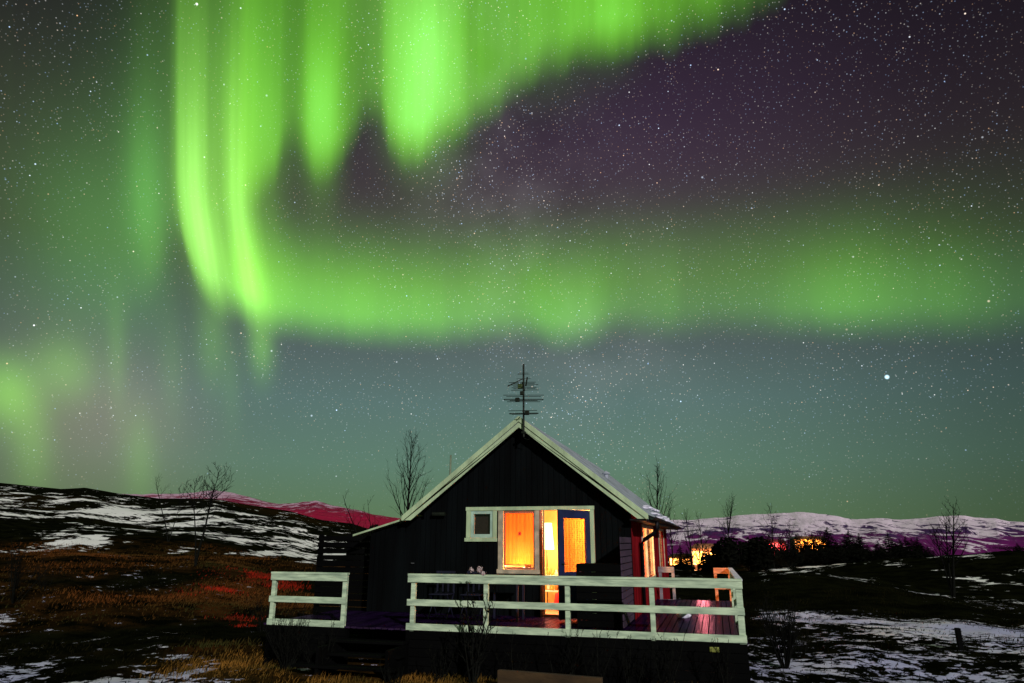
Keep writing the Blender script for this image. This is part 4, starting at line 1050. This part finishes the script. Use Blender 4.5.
# dense dark bushes and conifers
def leafy(mb, c, r, count, size, rnd, flat=.6):
    for k in range(count):
        u = Vector((rnd.gauss(0, 1), rnd.gauss(0, 1), rnd.gauss(0, 1))).normalized() * (rnd.random() ** .35)
        q = Vector(c) + Vector((u.x * r[0], u.y * r[1], u.z * r[2]))
        t1 = Vector((rnd.gauss(0, 1), rnd.gauss(0, 1), rnd.gauss(0, flat))).normalized() * size * rnd.uniform(.5, 1.2)
        t2 = t1.cross(Vector((rnd.gauss(0, 1), rnd.gauss(0, 1), rnd.gauss(0, 1)))).normalized() * size * .4
        mb.add([q - t1, q + t2, q + t1, q - t2], [(0, 1, 2, 3)])
def bush(px, dist, w, h, seed, label, group=None):
    rnd = random.Random(seed); b = on_ground(px, dist); t = thing('bush', label, 'bush', tuple(b), group); mb = MB(); tm = MB()
    for k in range(9):
        a = rnd.uniform(0, 6.28); q = rnd.random() ** .5 * w * .42
        c = (b[0] + math.cos(a) * q, b[1] + math.sin(a) * q, b[2] + h * rnd.uniform(.35, .72))
        leafy(mb, c, (w * .26, w * .26, h * .30), 190, h * .075, rnd)
        tm.tube([(b[0], b[1], b[2] - .1), c], [.04, .01], 4, False)
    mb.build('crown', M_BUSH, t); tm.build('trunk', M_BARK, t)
for px, D, top, w, sd, lab in ((728, 58, 538, 2.9, 71, 'dense dark bush just right of the glowing cabin'), (748, 60, 537, 3.0, 72, 'broad dark bush in the middle of the dark hedge line'),
                               (764, 63, 541, 2.4, 73, 'lower dark bush before the red glow'), (712, 66, 553, 2.2, 74, 'low dark bush under the glowing cabin'),
                               (788, 74, 549, 2.6, 75, 'low dark bush between the red and the yellow glow'), (842, 78, 546, 3.6, 76, 'wide dark bush among the conifers'),
                               (872, 80, 545, 3.4, 77, 'round dark bush in front of the conifer row'), (815, 78, 550, 3.2, 78, 'low dark bush under the far greenhouse'),
                               (903, 84, 547, 3.4, 79, 'dark bush at the right end of the conifer row')):
    b = on_ground(px, D); bush(px, D, w, tree_h(b, top, px) + .1, sd, lab)
b = on_ground(363, 40); bush(363, 40, 1.6, tree_h(b, 524, 363), 80, 'small dark bush on the ridge left of the lean-to roof')
b = on_ground(1012, 66); bush(1012, 66, 3.0, tree_h(b, 545, 1012), 81, 'dark bush on the bank at the right edge')

def conifer_meshes(seed):
    rnd = random.Random(seed); mb = MB(); n = 22
    for k in range(n):
        f = k / (n - 1); z = .10 + .88 * f; rad = (.33 * (1 - f) ** .85 + .015) * rnd.uniform(.8, 1.15)
        for j in range(max(5, int(15 * (1 - f) + 5))):
            a = rnd.uniform(0, 6.28); L = rad * rnd.uniform(.65, 1.15); d = Vector((math.cos(a), math.sin(a), -.22 + .5 * f)); p = Vector((0, 0, z + rnd.uniform(-.03, .03)))
            sd_ = Vector((-d.y, d.x, 0))
            for s in range(4):
                g = .25 + .75 * s / 3; q = p + d * (L * g) + Vector((0, 0, -.10 * L * g * g)); ww = L * .46 * (1.15 - g * .6)
                mb.add([q - d * L * .22, q + sd_ * ww + Vector((0, 0, -.012)), q + d * L * .20, q - sd_ * ww + Vector((0, 0, -.012))], [(0, 1, 2, 3)])
    for k in range(420):                         # inner sprays that close the crown
        f = rnd.random() ** 1.25; rr_ = (.27 * (1 - f) ** .9 + .01) * rnd.random() ** .6; a = rnd.uniform(0, 6.28)
        q = Vector((math.cos(a) * rr_, math.sin(a) * rr_, .06 + .93 * f)); u = Vector((rnd.gauss(0, 1), rnd.gauss(0, 1), rnd.gauss(-.3, .5))).normalized() * (.050 * (1.15 - f)); w = u.cross(Vector((rnd.gauss(0, 1), rnd.gauss(0, 1), 1))).normalized() * (.026 * (1.2 - f))
        mb.add([q - u, q + w, q + u, q - w], [(0, 1, 2, 3)])
    tm = MB().tube([(0, 0, -.05), (0, 0, .5), (0, 0, 1.0)], [.020, .012, .003], 6)
    return mb, tm
protos = []
for q in range(4):
    cm, tm = conifer_meshes(90 + q); co, to = cm.build('crown', M_NEEDLE), tm.build('trunk', M_BARK)
    protos.append((co.data, to.data)); bpy.data.objects.remove(co); bpy.data.objects.remove(to)
rnd = random.Random(21)
for i, (px, top, D) in enumerate([(829, 527, 84), (836, 540, 80), (846, 534, 86), (850, 530, 90), (858, 537, 84), (860, 533, 92), (867, 544, 82), (853, 545, 79), (822, 546, 82), (878, 541, 86), (889, 533, 90), (895, 541, 88), (900, 539, 92), (906, 537, 88),
                                  (912, 538, 94), (918, 537, 90), (921, 543, 88), (927, 546, 92), (932, 550, 90), (883, 548, 84), (840, 549, 78), (807, 551, 84), (797, 548, 86), (780, 546, 88), (770, 548, 86), (1017, 543, 70), (757, 546, 70), (686, 549, 66), (680, 546, 68),
                                 (797, 534, 88), (806, 540, 87), (813, 533, 89), (826, 535, 86), (768, 541, 82), (784, 539, 84), (706, 546, 68), (715, 543, 68)]):
    b = on_ground(px, D); h = tree_h(b, top, px)
    t = thing('conifer', 'dark pointed conifer in the row of conifers before the violet mountain', 'tree', tuple(b), 'conifers before the mountain')
    if i == 0: t['label'] = 'tallest dark pointed conifer, just right of the yellow glow'; 
    if i == 25: t['label'] = 'single dark conifer on the bank at the right edge'
    if i in (23, 24, 22, 21): t['label'] = 'dark conifer standing before the red and yellow glows'
    if i == 26: t['label'] = 'dark conifer rising from the bushes right of the glowing cabin'
    if 28 < i < 35: t['label'] = 'dark conifer standing before the red and yellow glows'
    if i >= 35: t['label'] = 'dark conifer standing before the blazing windows of the small far cabin'
    if i in (27, 28): t['label'] = 'dark conifer left of the glowing cabin'
    t.scale = (h * rnd.uniform(1.2, 1.7),) * 2 + (h,); t.rotation_euler = (0, 0, rnd.uniform(0, 6.28))
    for nm, d in zip(('crown', 'trunk'), protos[i % 4]):
        o = bpy.data.objects.new(nm, d); COL.objects.link(o); o.parent = t

# ------------------------------------------------------------------ lit buildings on the plain
M_LITW = material('lit_window', (.9, .6, .2), .5, .1, 6, emit=((1, .36, .06), 13.0))
M_LITR = material('pink_lit_glass', (.6, .2, .2), .5, .1, 6, emit=((1, .06, .08), 1.7))
M_LITY = material('greenhouse_glass', (.8, .5, .2), .4, .1, 6, emit=((1, .24, .025), 1.7))
M_HUT = material('cabin_board', (.10, .05, .03), .8, .3, 6)
def lit_house(name, label, cat, px, D, w, wall_h, depth, wins, m_win, light, col, roof_h=.9, m_roof=None):
    b = on_ground(px, D); t = thing(name, label, cat, tuple(b)); bx, by, bz = b
    t.rotation_euler = (0, 0, 0)
    x0, x1 = bx - w / 2, bx + w / 2
    MB().box(x0, x1, by, by + depth, bz - .5, bz + wall_h).build('wall', M_HUT, t)
    MB().prism([(x0 - .25, bz + wall_h + .01), (x1 + .25, bz + wall_h + .01), (x1 - w * .15, bz + wall_h + roof_h), (x0 + w * .15, bz + wall_h + roof_h)], by - .35, by + depth + .35).build('roof', m_roof or M_GUTTER, t)
    for (u0, u1, z0, z1) in wins:
        fr_ = MB().box(x0 + u0 * w - .06, x0 + u1 * w + .06, by - .05, by - .002, bz + z0 - .06, bz + z1 + .06).build('window', M_WINF, t)
        MB().box(x0 + u0 * w, x0 + u1 * w, by - .07, by - .052, bz + z0, bz + z1).build('pane', m_win, fr_)
    l_ = bpy.data.lights.new('front_glow_light', 'POINT'); l_.energy = light; l_.color = col; l_.shadow_soft_size = .3  # added point light before each building, for glow on the trees
    o = bpy.data.objects.new('front_glow_light', l_); COL.objects.link(o); o.location = (bx, by - 1.2, bz + wall_h * .8)
lit_house('cabin', 'small far cabin with blazing yellow windows beyond the deck end', 'cabin', 704, 74, 2.5, 2.0, 3, [(.04, .50, .5, 1.75), (.56, .94, .7, 1.6)], M_LITW, 1500, (1, .40, .14), .5)
yl = bpy.data.lights.new('deck_streak_spot', 'SPOT'); yl.energy = 5500; yl.color = (1, .42, .30); yl.spot_size = R_(9); yl.spot_blend = .6; yl.shadow_soft_size = .45  # added narrow spot near the cabin, aimed to streak the wet deck
yo = bpy.data.objects.new('deck_streak_spot', yl); COL.objects.link(yo)
_b = on_ground(700.0, 73); yo.location = (_b[0], _b[1] - 2.4, _b[2] + 2.9)
yo.rotation_euler = (Vector((-.5, 4.5, 0)) - yo.location).to_track_quat('-Z', 'Y').to_euler()
lit_house('cabin', 'low far cabin with dim yellow windows left of the blazing one', 'cabin', 679, 78, 2.3, 1.1, 3, [(.06, .44, .3, .95), (.54, .94, .35, .9)], M_LITW, 120, (1, .45, .12), .3)
lit_house('greenhouse', 'far greenhouse glowing red behind the dark bushes', 'greenhouse', 775, 92, 2.6, 2.5, 5, [(.03, .45, .6, 2.4), (.55, .97, .8, 2.35)], M_LITR, 700, (1, .12, .12), .35)
lit_house('greenhouse', 'far greenhouse glowing yellow behind bare trees', 'greenhouse', 811, 100, 4.0, 2.75, 6, [(.04, .27, 1.0, 2.6), (.34, .60, .9, 2.65), (.68, .94, 1.1, 2.55)], M_LITY, 1000, (1, .38, .06), .35)

# ------------------------------------------------------------------ dry grass
def grass(name, label, n, rsel, hmin, hmax, wid, seed, mats, keep):
    rg = np.random.default_rng(seed)
    r = np.sqrt(rg.uniform(rsel[0] ** 2, rsel[1] ** 2, n)); a = np.radians(rg.uniform(rsel[2], rsel[3], n))
    x = CAM[0] + r * (np.sin(a) * HRIGHT[0] + np.cos(a) * HFWD[0]); y = CAM[1] + r * (np.sin(a) * HRIGHT[1] + np.cos(a) * HFWD[1])
    s, ru_, ta_ = cover(x, y)
    free = ~((x > -8.1) & (x < .40) & (y > -.02) & (y < 14)) & ~((x > -6.9) & (x < -5) & (y > -.85) & (y < 0))
    k = free & (rg.random(n) < keep(s, ru_, ta_, x, y)); x, y = x[k], y[k]; n = len(x)
    z = height(x, y) - .02
    h = rg.uniform(hmin, hmax, n) * (0.7 + .8 * np.clip(fbm(x / 1.1, y / 1.1, 91, 2) + .4, 0, 1)); an_ = rg.uniform(0, 6.28, n); le = rg.uniform(.15, .9, n) * h; ld_ = rg.normal(.4, 1.0, n)
    px_, py_ = np.cos(an_) * wid, np.sin(an_) * wid; lx, ly = np.cos(ld_) * le, np.sin(ld_) * le
    v = np.stack([np.stack([x - px_, y - py_, z], -1), np.stack([x + px_, y + py_, z], -1), np.stack([x + lx * .4 + px_ * .6, y + ly * .4 + py_ * .6, z + h * .6], -1), np.stack([x + lx * .4 - px_ * .6, y + ly * .4 - py_ * .6, z + h * .6], -1), np.stack([x + lx, y + ly, z + h * .95], -1)], 1).reshape(-1, 3)
    b0 = np.arange(n) * 5
    m = bpy.data.meshes.new(name); m.from_pydata(v.tolist(), [], np.stack([b0, b0 + 1, b0 + 2, b0 + 3], -1).tolist() + np.stack([b0 + 3, b0 + 2, b0 + 4], -1).tolist())
    m.materials.append(mats); m.update()
    o = bpy.data.objects.new(name, m); COL.objects.link(o); return tag(o, label, 'grass', kind='stuff')
M_GT = material('tan_grass', (.27, .125, .022), 1, .5, 1.3, col2=(.040, .040, .010), spec=0)
M_GR = material('rust_grass', (.13, .042, .010), 1, .5, .22, col2=(.030, .030, .008), spec=0)
M_GD = material('dark_heath_grass', (.010, .009, .003), 1, .5, .8, col2=(.0020, .0022, .0010), spec=0)
grass('dry_grass', 'tan dry grass along the front of the deck and steps', 70000, (9.0, 17, -33, 18), .03, .12, .005, 1, M_GT, lambda s, r, t, x, y: np.clip(t * 1.3 - .12, 0, 1))
grass('dry_grass', 'rust brown grass on the left heath', 120000, (15, 48, -40, -9), .03, .12, .011, 2, M_GR, lambda s, r, t, x, y: np.clip(r * 1.3 - .2, 0, 1))
grass('heath_grass', 'dark heath grass and low scrub poking through the snow', 90000, (8, 34, -40, 40), .025, .085, .012, 3, M_GD, lambda s, r, t, x, y: np.clip(.75 - s * .95, .04, 1))

# grass left of the deck, red lamplight put into its colour
RED_SPOTS = [(ground_at(258, 576), 1.1), (ground_at(272, 584), .8), (ground_at(236, 620), .40), (ground_at(250, 626), .30), (ground_at(215, 592), .8)]
def red_keep(s_, r_, t_, x, y):
    k = 0
    for p_, q_ in RED_SPOTS: k = np.maximum(k, np.exp(-(((x - p_[0]) ** 2 + (y - p_[1]) ** 2) / q_ ** 2)))
    return np.clip(k * (0.45 + 1.5 * fbm(x / .7, y / .7, 17, 3)), 0, 1)
M_GX = material('red_lit_grass', (.36, .018, .008), 1, .5, 1.2, col2=(.09, .014, .006), spec=0)
grass('red_lit_grass', 'patches of grass in painted red lamplight left of the short railing', 150000, (11, 40, -31, -11), .05, .14, .012, 9, M_GX, red_keep)
